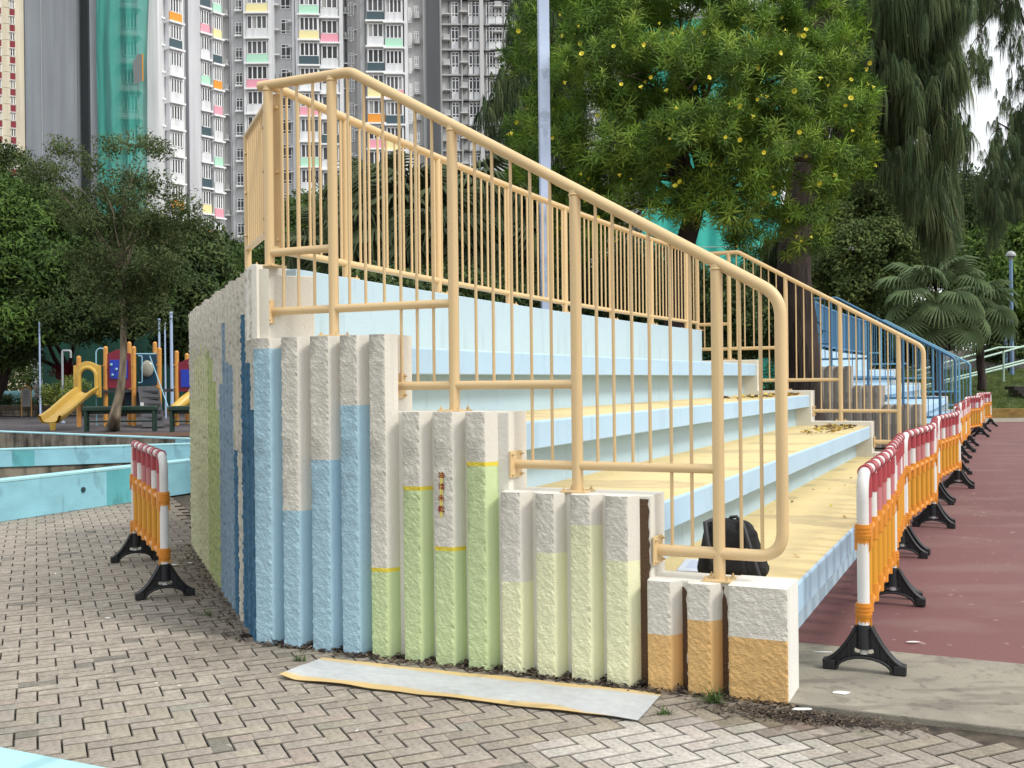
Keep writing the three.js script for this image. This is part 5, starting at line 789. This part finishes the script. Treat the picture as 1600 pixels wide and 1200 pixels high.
wing('white tower wing with dark teal and orange panels behind the second railing post', facadeLine(566, 112, 690, 112.5), 10, { y0: yAt(590, 41, 112), seed: 5, wall: whiteW, strips: [[640, 664, 0.02, recess, 'recess'], [664, 669, 0.7, greyM, 'fin'], [669, 690, 0.9, greyD, 'shaft'], [566, 573, 0.6, greyM, 'fin'], [635, 640, 1.1, whiteW, 'fin']], bays: [{ px: [577, 604], panes: 3, pat: 'wdwdyopww', proud: 1.1, dy: 0.1 }, { px: [605, 633], panes: 4, pat: 'pwmwpdydw', proud: 1.3, dy: -0.1 }], holes: [[641, 646, 0.4, 1.6], [650, 657, 1.1, 1.1]], shelves: [[649, 659, 0.75, 0.6]], shelfM: greyM, pipes: [[667.5, 0.1], [676, 0.06, greyM], [680, 0.06, greyM]] });
wing('weathered grey tower with white framed windows and air conditioner ledges', facadeLine(690, 113, 845, 113.5), 12, { y0: yAt(720, 41, 113), seed: 6, wall: greyM, strips: [[690, 693, 0.7, greyM, 'fin'], [723, 725, 0.5, greyM, 'fin'], [752, 758, 0.7, std({ color: lin(0.5, 0.5, 0.5), roughness: 0.85 }), 'fin'], [788, 789.5, 0.2, greyM, 'fin'], [812, 816, 0.7, greyM, 'fin'], [816, 845, 0.3, greyD, 'shaft']], bays: [[707.5, 719.5, 2], [734.5, 752, 3], [762, 777, 3], [777, 788, 2], [790, 803, 2]].map(([a, b, n]) => ({ px: [a, b], panes: n, style: 1, apron: 0.75, proud: 0.16, side: 0.02, lip: a < 730 ? 1.0 : 0.6, h: 1.62, ledge: greyM, pat: 'gggggggggggggggggg', wall: greyM })), shelves: [[694, 706, 1.05, 0.75], [721, 733, 1.3, 0.8], [774, 787, 1.9, 0.8], [800, 812, 2.05, 0.8]], shelfM: std({ color: lin(0.55, 0.55, 0.54), roughness: 0.8 }), pipes: [[704, 0.05, greyD], [742, 0.05, greyD], [765, 0.05, greyD], [797, 0.05, greyD]] });
PC.g = greyM;
{ // blank grey gable with a dark slot, its right part wrapped in green net
  const fl = facadeLine(42, 100, 236, 101), t = thing('gable_block', 'tall blank grey gable block with a dark vertical slot', 'apartment tower', fl.a, fl.turn);
  const gw = std({ color: lin(0.26, 0.285, 0.315), map: X.streak, roughness: 0.85 }); part('wall', [box(0, 0, -12, fl.x(122), TOP, 0), box(fl.x(143), 0, -12, fl.x(157), TOP, 0)], gw, t); part('slot', [box(fl.x(122), 0, -12, fl.x(136), TOP, -1.6), box(fl.x(136), 0, -12, fl.x(143), TOP, -0.8)], std({ color: lin(0.1, 0.115, 0.12), map: X.streak, roughness: 0.85 }), t);
  part('joint', box(fl.x(67), 0, -0.05, fl.x(67.7), TOP, 0.03), std({ color: lin(0.42, 0.44, 0.46), roughness: 0.8 }), t); part('wall', box(fl.x(157) + 0.01, 0, -12, fl.x(240), TOP, -2.2), whiteW, t, 'white wall behind the net');
  const R = rng(8); for (let y = 6; y < 44; y += FH) { part('ledge', box(fl.x(180), y, -2.2, fl.x(215), y + 0.2, -1.6), frameW, t); win(t, fl.x(186), y + 0.9, -2.15, fl.x(208) - fl.x(186), 1.5, 4, 0, R); }
  const net = thing('scaffold_net', 'translucent green construction net hanging down the gable block', 'construction net', fl.a.clone(), fl.turn), x0 = fl.x(155), x1 = fl.x(240), w = x1 - x0;
  const g = new THREE.PlaneGeometry(w, TOP - 2, 90, 60), p = g.attributes.position; for (let i = 0; i < p.count; i++) { const x = p.getX(i), y = p.getY(i), k = (x / w + 0.5), d = (TOP / 2 - y) / TOP; p.setZ(i, 0.22 * Math.sin(x * 5 + 1.2 * n3(x, y * 0.08, 2)) + 0.5 * n3(x * 0.9, y * 0.07, 4) + 0.12 * n3(x * 4, y * 0.3, 6)); p.setX(i, x - (k > 0.72 ? (k - 0.72) * w * 0.28 * d * 2 : 0) + 0.1 * n3(3, y * 0.2, 1)); } g.computeVertexNormals(); g.translate((x0 + x1) / 2, TOP / 2 + 1, 0.5);
  const netM = std({ color: lin(0.04, 0.3, 0.25), roughness: 0.9, transparent: true, opacity: 0.8, side: THREE.DoubleSide }); part('net', g, netM, net);
  const hole = [[0.1, 0.2], [0.9, 0.5], [0.95, 3.0], [0.5, 3.1], [0.0, 2.2]], hx = at(205, 132, 99); const hg = new THREE.ShapeGeometry(new THREE.Shape(hole.map(([x, y]) => new THREE.Vector2(x, y)))); const hp = net.worldToLocal(hx.clone()); net.updateMatrixWorld(true); const q = net.worldToLocal(hx.clone()); hg.translate(q.x, q.y, 1.25); part('torn_gap', hg, std({ color: lin(0.16, 0.18, 0.18), side: THREE.DoubleSide }), net, 'grey torn gap with an orange edge'); part('torn_edge', box(q.x + 0.86, q.y + 0.5, 1.22, q.x + 0.97, q.y + 3.1, 1.27), std({ color: lin(0.6, 0.27, 0.03) }), net);
}
{ // cream tower with red spandrels on the far left
  const fl = facadeLine(-70, 176, 40, 180), t = thing('striped_tower', 'cream tower with dark red spandrels under each window at the far left', 'apartment tower', fl.a, fl.turn), cw = std({ color: lin(0.66, 0.6, 0.46), map: X.streak, roughness: 0.85 }), rd = std({ color: lin(0.2, 0.025, 0.035), roughness: 0.8 }), H = 72; part('wall', box(0, 0, -14, fl.L, H, 0), cw, t); part('dark_edge', box(fl.L, 0, -14, fl.L + 0.5, H, -0.6), greyD, t);
  const R = rng(9), ph = 2.72; const y0 = yAt(22, 9, 178); for (const px of [-60, -38, -20, -3, 18.5]) { const x = fl.x(px); for (let y = y0 + ph; y > 22; y -= ph) { part('spandrel', box(x, y - 1.28, -0.05, x + 0.78, y - 0.12, 0.06), rd, t); const m = win(t, x, y, 0.02, 0.78, 1.35, 2, 0, R); part('hood', box(x - 0.05, y + 1.36, -0.05, x + 0.83, y + 1.45, 0.25), frameW, t); } }
  for (let y = y0; y > 22; y -= ph) part('string_course', box(fl.x(-1) + 0.85, y + 0.1, -0.02, fl.x(18.5) - 0.02, y + 0.16, 0.05), std({ color: lin(0.5, 0.46, 0.38) }), t);
  for (const [px, py] of [[22, 234], [6, 232]]) { const q = yAt(px, py, 178); part('air_conditioner', rbox(fl.x(px), q, 0.1, fl.x(px) + 0.9, q + 0.65, 0.6, 0.04), frameW, t); }
}
{ // pale block seen through the leaves, a netted block, and a pale tower with a blue stripe
  const mk = (label, p0, p1, Z, H, mat, y0, seed, bays) => { const fl = facadeLine(p0, Z, p1, Z), t = thing('apartment_tower', label, 'apartment tower', fl.a, fl.turn), R = rng(seed); part('wall', box(0, 0, -12, fl.L, H, 0), mat, t); const n = Math.floor(fl.L / 3.6); for (let i = 0; i < n; i++) for (let y = y0; y < H - 2; y += 2.8) { win(t, 0.9 + i * 3.6, y + 0.9, 0.02, 1.7, 1.4, 3, 1, R); if (i % 2) part('ledge', box(0.6 + i * 3.6, y, -0.05, 2.9 + i * 3.6, y + 0.15, 0.3), mat, t); } return [fl, t]; };
  mk('pale grey tower showing through gaps in the flowering tree', 850, 985, 128, 60, std({ color: lin(0.55, 0.56, 0.57), map: X.streak, roughness: 0.85 }), 6, 21);
  const [fl, t] = mk('pale tower with a dark blue vertical stripe behind the weeping tree', 1290, 1425, 120, 42, std({ color: lin(0.58, 0.58, 0.57), map: X.streak, roughness: 0.85 }), 6, 22); part('blue_stripe', box(fl.x(1364), 8, -0.02, fl.x(1374), 34, 0.06), std({ color: lin(0.03, 0.08, 0.3), roughness: 0.6 }), t);
  const f2 = facadeLine(1000, 84, 1215, 84), b = thing('netted_block', 'block under construction wrapped in bright teal net behind the trees', 'building', f2.a, f2.turn), g = new THREE.PlaneGeometry(f2.L, 30, 120, 20), p = g.attributes.position; for (let i = 0; i < p.count; i++) p.setZ(i, 0.18 * Math.sin(p.getX(i) * 4) + 0.4 * n3(p.getX(i) * 0.8, p.getY(i) * 0.1, 3)); g.computeVertexNormals(); g.translate(f2.L / 2, 15, 0.8); part('net', g, std({ color: lin(0.045, 0.42, 0.35), roughness: 0.9, side: THREE.DoubleSide }), b); part('structure', box(0, 0, -10, f2.L, 31, 0), greyM, b); for (let y = 3; y < 30; y += 3) part('scaffold_tube', cyl(V(0, y, 1.3), V(f2.L, y, 1.3), 0.03, 0.03, 6), std({ color: lin(0.4, 0.42, 0.4) }), b);
}
// ------------------------------------------------------------------ square pole, lawn, ramp, lamp posts, white wall
{ const p = at(854, 500, 16).setY(0), t = thing('square_pole', 'tall pale blue square pole behind the parapet', 'pole', p, 0.12), m = std({ color: lin(0.5, 0.6, 0.82), roughness: 0.35, map: X.wall }); part('shaft', rbox(-0.08, 0, -0.08, 0.08, 12, 0.08, 0.01), m, t); part('base_plate', flange(V(0, 0.02, 0), V(0, 1, 0), 0.4), m, t); part('lamp_head', [rbox(-0.9, 11.9, -0.15, 0.9, 12.05, 0.15, 0.03)], m, t); }
{ // grass bank behind the yellow kerb
  const g = new THREE.PlaneGeometry(60, 26, 120, 52); g.rotateX(-Math.PI / 2); const p = g.attributes.position; for (let i = 0; i < p.count; i++) { const z = p.getZ(i) + 13, k = clamp((26 - z) / 22, 0, 1); p.setY(i, 0.33 + 1.75 * smooth(k, 0.02, 1) + 0.05 * n3(p.getX(i) * 0.8, z * 0.8, 1)); } g.computeVertexNormals(); g.translate(47, 0, -54.25); struct('lawn', uvm(g), std({ color: lin(0.85, 0.85, 0.75), map: X.lawn, roughness: 1 }));
  const R = rng(91), bl = []; for (let k = 0; k < 14; k++) { const a = R() * 6.28, h = 0.07 + 0.08 * R(), x = (R() - .5) * 0.2, z = (R() - .5) * 0.2, w = 0.006, lx = Math.cos(a) * 0.04, lz = Math.sin(a) * 0.04; bl.push(x - w, 0, z, x + w, 0, z, x + lx, h, z + lz); }
  const tg = new THREE.BufferGeometry(); tg.setAttribute('position', new THREE.Float32BufferAttribute(bl, 3)); tg.computeVertexNormals(); const n = 9000, im = new THREE.InstancedMesh(clean(tg), leafM(WHITEC, 0.2), n), mt = new THREE.Matrix4(), C = [lin(0.14, 0.21, 0.045), lin(0.2, 0.23, 0.08), lin(0.1, 0.16, 0.04)];
  for (let i = 0; i < n; i++) { const x = 17 + 22 * R(), z = -41.4 - 18 * R(), k = clamp((-z - 41.25) / 22, 0, 1); mt.compose(V(x, 0.31 + 1.75 * smooth(k, 0.02, 1), z), new THREE.Quaternion().setFromAxisAngle(V(0, 1, 0), R() * 6), V(1.2, 0.8 + 0.8 * R(), 1.2)); im.setMatrixAt(i, mt); im.setColorAt(i, C[Math.floor(R() * 3)]); } im.name = 'grass'; tag(im, 'short green grass on the bank behind the yellow kerb', null, null, 'stuff'); im.castShadow = true; scene.add(im);
  const kb = thing('painted_kerb', 'yellow painted kerb wall along the foot of the lawn', 'kerb', V(8, 0, -41)); for (let i = 0; i < 26; i++) part('kerb_block', rbox(i * 2, 0, -0.3, i * 2 + 1.99, 0.36, 0, 0.015), std({ color: lin(0.62, 0.42, 0.13), map: X.slab, roughness: 0.85 }), kb);
}
{ // pale handrails of a ramp crossing the lawn
  const m = std({ color: lin(0.42, 0.58, 0.48), roughness: 0.45 }), t = thing('ramp_railing', 'pale green double handrail rising along a ramp across the lawn', 'railing', at(1450, 600, 50).setY(0)), L = (px, py, Z) => at(px, py, Z).sub(t.position);
  for (const [a, b, c, za, zb] of [[[1430, 580], [1560, 543], [1680, 541], 50, 52], [[1430, 588], [1600, 541], [1690, 520], 47.5, 50], [[1430, 606], [1600, 563], [1690, 557], 50, 52], [[1430, 610], [1600, 567], [1690, 545], 47.5, 50]]) part('handrail', sweep([L(...a, za), L(...b, zb), L(...c, zb)], 0.05, 8), m, t);
  for (const [px, y0, y1, Z] of [[1494, 559, 600, 48], [1529, 557, 600, 48], [1534.5, 549, 592, 50], [1568, 548, 590, 49], [1488, 566, 606, 50]]) part('post', cyl(L(px, y0, Z), L(px, y1 + 6, Z), 0.045, 0.045, 8), m, t);
}
{ const m = std({ color: lin(0.16, 0.26, 0.4), roughness: 0.4 }), hd = std({ color: lin(0.32, 0.34, 0.34), roughness: 0.3 }); const mk = (px, py, Z, y0, r, l) => { const b = at(px, 560, Z).setY(y0), h = at(px, py, Z).y - y0, t = thing('lamp_post', l, 'lamp post', b); part('shaft', cyl(V(0, 0, 0), V(0, h - 0.35, 0), r * 1.25, r, 10), m, t); part('lamp_shade', [new THREE.SphereGeometry(0.25, 14, 8, 0, 6.3, 0, 1.7).translate(0, h - 0.25, 0), new THREE.CylinderGeometry(0.12, 0.07, 0.22, 10).translate(0, h - 0.43, 0)], hd, t); };
  mk(1581, 392, 53, 1.7, 0.085, 'slim blue lamp post with a dome head near the right edge'); mk(1572, 490, 62, 1.9, 0.09, 'short lamp post with a grey globe behind the slim blue one');
  const Z = 64, a = at(1440, 550, Z), b = at(1640, 550, Z), t = thing('garden_wall', 'low white wall with piers and dark grille openings behind the palm', 'wall', V(a.x, 0, -Z)), L = b.x - a.x, wm = std({ color: lin(0.42, 0.4, 0.37), map: X.wall, roughness: 0.85 }), gr = std({ color: lin(0.05, 0.05, 0.05) }); part('wall', box(0, 0, -0.3, L, 3.2, 0), wm, t); part('beam', box(0, 4.3, -0.5, L, 6.2, -0.2), std({ color: lin(0.12, 0.115, 0.11), roughness: 0.9 }), t); for (let x = 0.6; x < L; x += 3.5) { part('pier', rbox(x, 0, -0.45, x + 0.5, 5.4, 0.1, 0.02), wm, t); for (let k = 0; k < 14; k++) part('grille_bar', box(x + 0.6 + k * 0.2, 3.2, -0.1, x + 0.64 + k * 0.2, 4.3, -0.06), gr, t); part('grille_rail', [box(x + 0.5, 4.22, -0.12, x + 3.5, 4.3, -0.04), box(x + 0.5, 3.7, -0.12, x + 3.5, 3.75, -0.04)], gr, t); }
  const sl = thing('stone_steps', 'dark stone steps in the grass at the right edge', 'steps', at(1596, 590, 47).setY(0.7)); for (let i = 0; i < 3; i++) part('step', rbox(0, i * 0.15, -0.9 - i * 0.35, 2.2, i * 0.15 + 0.16, -i * 0.35, 0.02), std({ color: lin(0.09, 0.085, 0.08), map: X.slab }), sl);
}
// ------------------------------------------------------------------ small things near us
{ // protective sheet on the paving, orange overspray along both long edges
  const c = [V(-1.285, 0, -5.727), V(-1.124, 0, -6.144), V(0.749, 0, -5.382), V(0.57, 0, -4.943)], nu = 90, nv = 18, pos = [], col = [], uv = [], idx = [];
  for (let j = 0; j <= nv; j++) for (let i = 0; i <= nu; i++) { const u = i / nu, v = j / nv, a = c[0].clone().lerp(c[3], u), b = c[1].clone().lerp(c[2], u), p = a.lerp(b, v);
    const lift = 0.008 + 0.009 * Math.pow(1 - v, 3) * (0.4 + 0.6 * Math.sin(u * 9) ** 2) + 0.0 + 0.006 * n3(u * 7, v * 2, 3) + 0.02 * smooth(u, 0.06, 0) * (1 - v); const wv = 0.012 * n3(u * 9, j ? 9 : 2, 5);
    pos.push(p.x, lift, p.z + wv * (v < 0.05 || v > 0.95 ? 1 : 0.3));
    const e0 = 0.16 + 0.1 * n3(u * 6, 2, 2) - 0.2 * smooth(u, 0.75, 0.95), e1 = 0.13 + 0.06 * n3(u * 9, 5, 2), o = Math.max(smooth(v, e0 + 0.02, e0 - 0.03), smooth(v, 1 - e1 - 0.02, 1 - e1 + 0.04)), sp = 0.06 * n3(u * 26, v * 11, 7) + 0.05 * n3(u * 70, v * 16, 2), k = mixc([0.52 + sp, 0.54 + sp, 0.56 + sp], [0.66, 0.48, 0.22], o); col.push(...k); uv.push(u * 2, v * 0.45); }
  for (let j = 0; j < nv; j++) for (let i = 0; i < nu; i++) { const a = j * (nu + 1) + i, b = a + nu + 1; idx.push(a, a + 1, b, a + 1, b + 1, b); }
  const g = new THREE.BufferGeometry(); g.setAttribute('position', new THREE.Float32BufferAttribute(pos, 3)); g.setAttribute('color', new THREE.Float32BufferAttribute(col, 3)); g.setAttribute('uv', new THREE.Float32BufferAttribute(uv, 2)); g.setIndex(idx); g.computeVertexNormals();
  const lo = g.clone(), lp = lo.attributes.position; for (let i = 0; i < lp.count; i++) lp.setY(i, lp.getY(i) - 0.003); lo.setIndex(Array.from(lo.index.array).reverse()); lo.computeVertexNormals();
  solo('drop_sheet', [g, lo], std({ vertexColors: true, map: X.wall, bumpMap: X.plaster, bumpScale: 0.003, roughness: 0.8 }), 'long grey protective sheet edged with orange paint lying along the ribbed wall', 'drop sheet');
}
{ // black rucksack on the lowest tread
  const bm = std({ color: lin(0.008, 0.008, 0.009), roughness: 0.75, bumpMap: X.rough, bumpScale: 0.004 }), sm = std({ color: lin(0.025, 0.025, 0.028), roughness: 0.6 }), t = thing('rucksack', 'black slouching rucksack leaning behind the front railing post on the lowest yellow tread', 'rucksack', st(2.86, 0.52, 0.5), TURN);
  const g0 = new RoundedBoxGeometry(0.34, 0.36, 0.2, 8, 0.09), p = g0.attributes.position; for (let i = 0; i < p.count; i++) { let x = p.getX(i), y = p.getY(i) + 0.18, z = p.getZ(i); const k = y / 0.36; x *= 1.18 - 0.4 * k; z *= 1.15 - 0.35 * k; const n = 0.02 * n3(x * 9, y * 9, z * 9) + 0.009 * n3(x * 24, y * 24, z * 24); p.setXYZ(i, x + n - 0.02 * k, y + n * 0.6 - (x > 0 ? 0.03 * k : 0.05 * k * Math.abs(x) * 4), z + n); } g0.computeVertexNormals(); part('body', g0, bm, t);
  part('strap', sweep([V(-0.1, 0.33, 0.05), V(-0.13, 0.32, 0.1), V(-0.11, 0.22, 0.135), V(-0.07, 0.1, 0.14), V(-0.04, 0.03, 0.13)], 0.014, 8), sm, t); part('strap', sweep([V(0.05, 0.34, 0.04), V(0.08, 0.3, 0.09), V(0.12, 0.2, 0.13), V(0.17, 0.04, 0.13)], 0.013, 8), sm, t); part('grab_handle', sweep([V(-0.03, 0.32, 0), V(-0.01, 0.345, 0.01), V(0.02, 0.35, 0.01), V(0.045, 0.32, 0)], 0.01, 8), sm, t);
  const pk = rbox(-0.1, 0.05, 0.1, 0.1, 0.17, 0.15, 0.03, 4); part('pocket', pk, bm, t); part('zip', sweep([V(-0.09, 0.175, 0.135), V(0, 0.183, 0.14), V(0.09, 0.175, 0.135)], 0.004, 6), sm, t); part('buckle', rbox(0.1, 0.17, 0.12, 0.125, 0.2, 0.135, 0.004), std({ color: lin(0.3, 0.3, 0.32), roughness: 0.4 }), t);
}
{ const o = thing('paper_board', 'white paper sheet lying on the lowest tread beside the rucksack', 'paper', st(2.62, 0.85, 0.503), TURN + 0.15); part('sheet', rbox(-0.15, 0, -0.22, 0.16, 0.006, 0.2, 0.002), std({ color: lin(0.62, 0.66, 0.74), roughness: 0.6 }), o); part('print', box(-0.11, 0.0062, -0.16, 0.1, 0.0072, 0.1), std({ color: lin(0.5, 0.55, 0.68), roughness: 0.6 }), o); }
const leafLit = (() => { const g = new THREE.PlaneGeometry(0.05, 0.024, 2, 1), p = g.attributes.position; for (let i = 0; i < p.count; i++) p.setZ(i, 0.006 * Math.abs(p.getX(i)) / 0.025 + (p.getX(i) === 0 ? 0 : 0)); g.rotateX(-Math.PI / 2); g.computeVertexNormals(); return clean(g); })();
function litter(name, label, n, where, cols, seed, s0 = 0.6, s1 = 0.9) { const R = rng(seed), im = new THREE.InstancedMesh(leafLit, std({ roughness: 0.9, side: THREE.DoubleSide }), n), m = new THREE.Matrix4(); for (let i = 0; i < n; i++) { const p = where(R); m.compose(p, new THREE.Quaternion().setFromEuler(new THREE.Euler((R() - .5) * 0.7, R() * 6.3, (R() - .5) * 0.7)), V(1, 1, 1).multiplyScalar(s0 + s1 * R())); im.setMatrixAt(i, m); im.setColorAt(i, cols[Math.floor(R() * cols.length)].clone().multiplyScalar(0.7 + 0.6 * R())); } im.name = numbered(name); im.castShadow = im.receiveShadow = true; tag(im, label, null, null, 'stuff'); scene.add(im); }
const DRY = [lin(0.4, 0.26, 0.06), lin(0.16, 0.09, 0.04), lin(0.1, 0.06, 0.03), lin(0.5, 0.38, 0.08), lin(0.07, 0.045, 0.03)], DIRT = [lin(0.045, 0.03, 0.02), lin(0.08, 0.055, 0.035), lin(0.03, 0.022, 0.018), lin(0.13, 0.1, 0.07)];
const gs = (R) => (R() + R() + R()) / 1.5 - 1;
litter('fallen_leaves', 'dry fallen leaves on the second row at its far end', 130, (R) => st(2.12 + 0.2 * (R() * 2 - 1), 10.1 - 3.2 * R() * R(), 0.942), DRY, 1, 0.9, 1.3);
litter('fallen_leaves', 'dry fallen leaves on the third row at its far end', 150, (R) => st(1.35 + 0.2 * (R() * 2 - 1), 10.1 - 4.5 * R() * R(), 1.381), DRY, 2, 0.9, 1.2);
litter('fallen_leaves', 'few dry specks scattered along the lowest tread', 16, (R) => st(2.45 + 0.7 * R(), 0.6 + 9 * R(), 0.508), DRY, 3, 0.4, 0.6);
litter('wall_debris', 'dark soil and leaf scraps gathered in the grooves at the foot of the ribbed wall', 1500, (R) => { const k = Math.floor(R() * 15), s = k * 0.2125 + 0.125 + 0.085 * R(), q = R(); return q < 0.62 ? st(s, 0.055 - 0.08 * R() * R(), 0.005 + 0.03 * R() * R()) : st(3.3 * R(), -0.005 - 0.09 * R() * R(), 0.006 + 0.008 * R()); }, DIRT, 4, 0.25, 0.5);
litter('wall_debris', 'dark soil and leaf scraps along the foot of the side wall', 700, (R) => { const k = 4.4 * R(), o = -0.02 - 0.3 * R() * R(); return V(-1.604 - 0.373 * k + 0.928 * o, 0.006 + 0.006 * R(), -6.541 - 0.928 * k - (-0.373 * -o)); }, DIRT, 5, 0.2, 0.4);
litter('soil_heap', 'dark brown soil spread at the corner of the end block', 1700, (R) => { const a = gs(R), b = gs(R); return V(1.38 + 0.62 * a, 0.005 + 0.016 * Math.max(0, 1 - Math.hypot(a, b) * 1.6) * R(), -4.98 - 0.16 * b + 0.27 * a * 0.9 + 0.0); }, DIRT, 6, 0.14, 0.3);
litter('paving_specks', 'scattered twigs and pale specks over the block paving', 260, (R) => V(-4.5 + 6 * R(), 0.006, -4.2 - 6 * R()), [lin(0.6, 0.58, 0.54), lin(0.08, 0.06, 0.04), lin(0.3, 0.24, 0.16)], 7, 0.1, 0.3);
{ // weeds in the joints
  const wm = leafM(lin(0.08, 0.13, 0.035), 0.25); const mk = (p, n, h, seed, l) => { const R = rng(seed), pos = []; for (let i = 0; i < n; i++) { const a = R() * 6.28, L = h * (0.5 + 0.7 * R()), e = 0.5 + 0.8 * R(), x = (R() - .5) * 0.06, z = (R() - .5) * 0.04, w = 0.0035; let px = x, py = 0, pz = z; for (let k = 0; k < 3; k++) { const ee = e - k * 0.4, nx = px + Math.cos(a) * Math.cos(ee) * L / 3, ny = py + Math.sin(ee) * L / 3, nz = pz + Math.sin(a) * Math.cos(ee) * L / 3, w0 = w * (1 - k / 3.2), w1 = w * (1 - (k + 1) / 3.2), sx = -Math.sin(a), sz = Math.cos(a); pos.push(px - sx * w0, py, pz - sz * w0, px + sx * w0, py, pz + sz * w0, nx + sx * w1, ny, nz + sz * w1, px - sx * w0, py, pz - sz * w0, nx + sx * w1, ny, nz + sz * w1, nx - sx * w1, ny, nz - sz * w1); px = nx; py = ny; pz = nz; } } const g = new THREE.BufferGeometry(); g.setAttribute('position', new THREE.Float32BufferAttribute(pos, 3)); g.computeVertexNormals(); const m = solo('weed_tuft', g, wm, l, 'weed'); m.position.copy(p); };
  mk(ground(1115, 1098), 70, 0.12, 1, 'green grass tuft at the foot of the wall left of the end block'); mk(ground(1038, 1117), 30, 0.06, 2, 'small grass tuft beside the right end of the protective sheet'); mk(ground(470, 1033), 22, 0.07, 3, 'sparse weed at the foot of the blue ribs'); mk(ground(322, 962), 26, 0.07, 4, 'low dark weed on the paving near the side wall');
}
{ const wm = std({ color: lin(0.72, 0.71, 0.68), roughness: 0.8 }); const mk = (px, py, w, d, l, seed) => { const R = rng(seed), s = new THREE.Shape(), n = 9; for (let i = 0; i < n; i++) { const a = i / n * 6.283, r = 0.7 + 0.5 * R(); s[i ? 'lineTo' : 'moveTo'](Math.cos(a) * w * r, Math.sin(a) * d * r); } const g = new THREE.ExtrudeGeometry(s, { depth: 0.003, bevelEnabled: false }); g.rotateX(-Math.PI / 2); const m = solo('white_scrap', uvm(g), wm, l, 'scrap'); m.position.copy(ground(px, py)); m.position.y = 0.014; };
  mk(272, 885, 0.035, 0.02, 'white torn scrap on the paving right of the lone barrier', 1); mk(297, 882, 0.02, 0.02, 'crumpled white scrap by the side wall behind the lone barrier', 2); mk(168, 969, 0.02, 0.014, 'small white chip on open paving below the lone barrier', 3); mk(1313, 1087, 0.045, 0.03, 'white paint spot on the concrete left of the nearest barrier foot', 4); mk(1252, 1113, 0.05, 0.018, 'white plaster crumbs at the corner of the end block', 5); mk(1285, 1023, 0.06, 0.012, 'long white paint mark at the edge of the red court', 6); mk(1428, 1007, 0.05, 0.012, 'thin white paint mark on the red court beyond the nearest barrier', 7); }

shade(scene);
renderer.render(scene, camera);
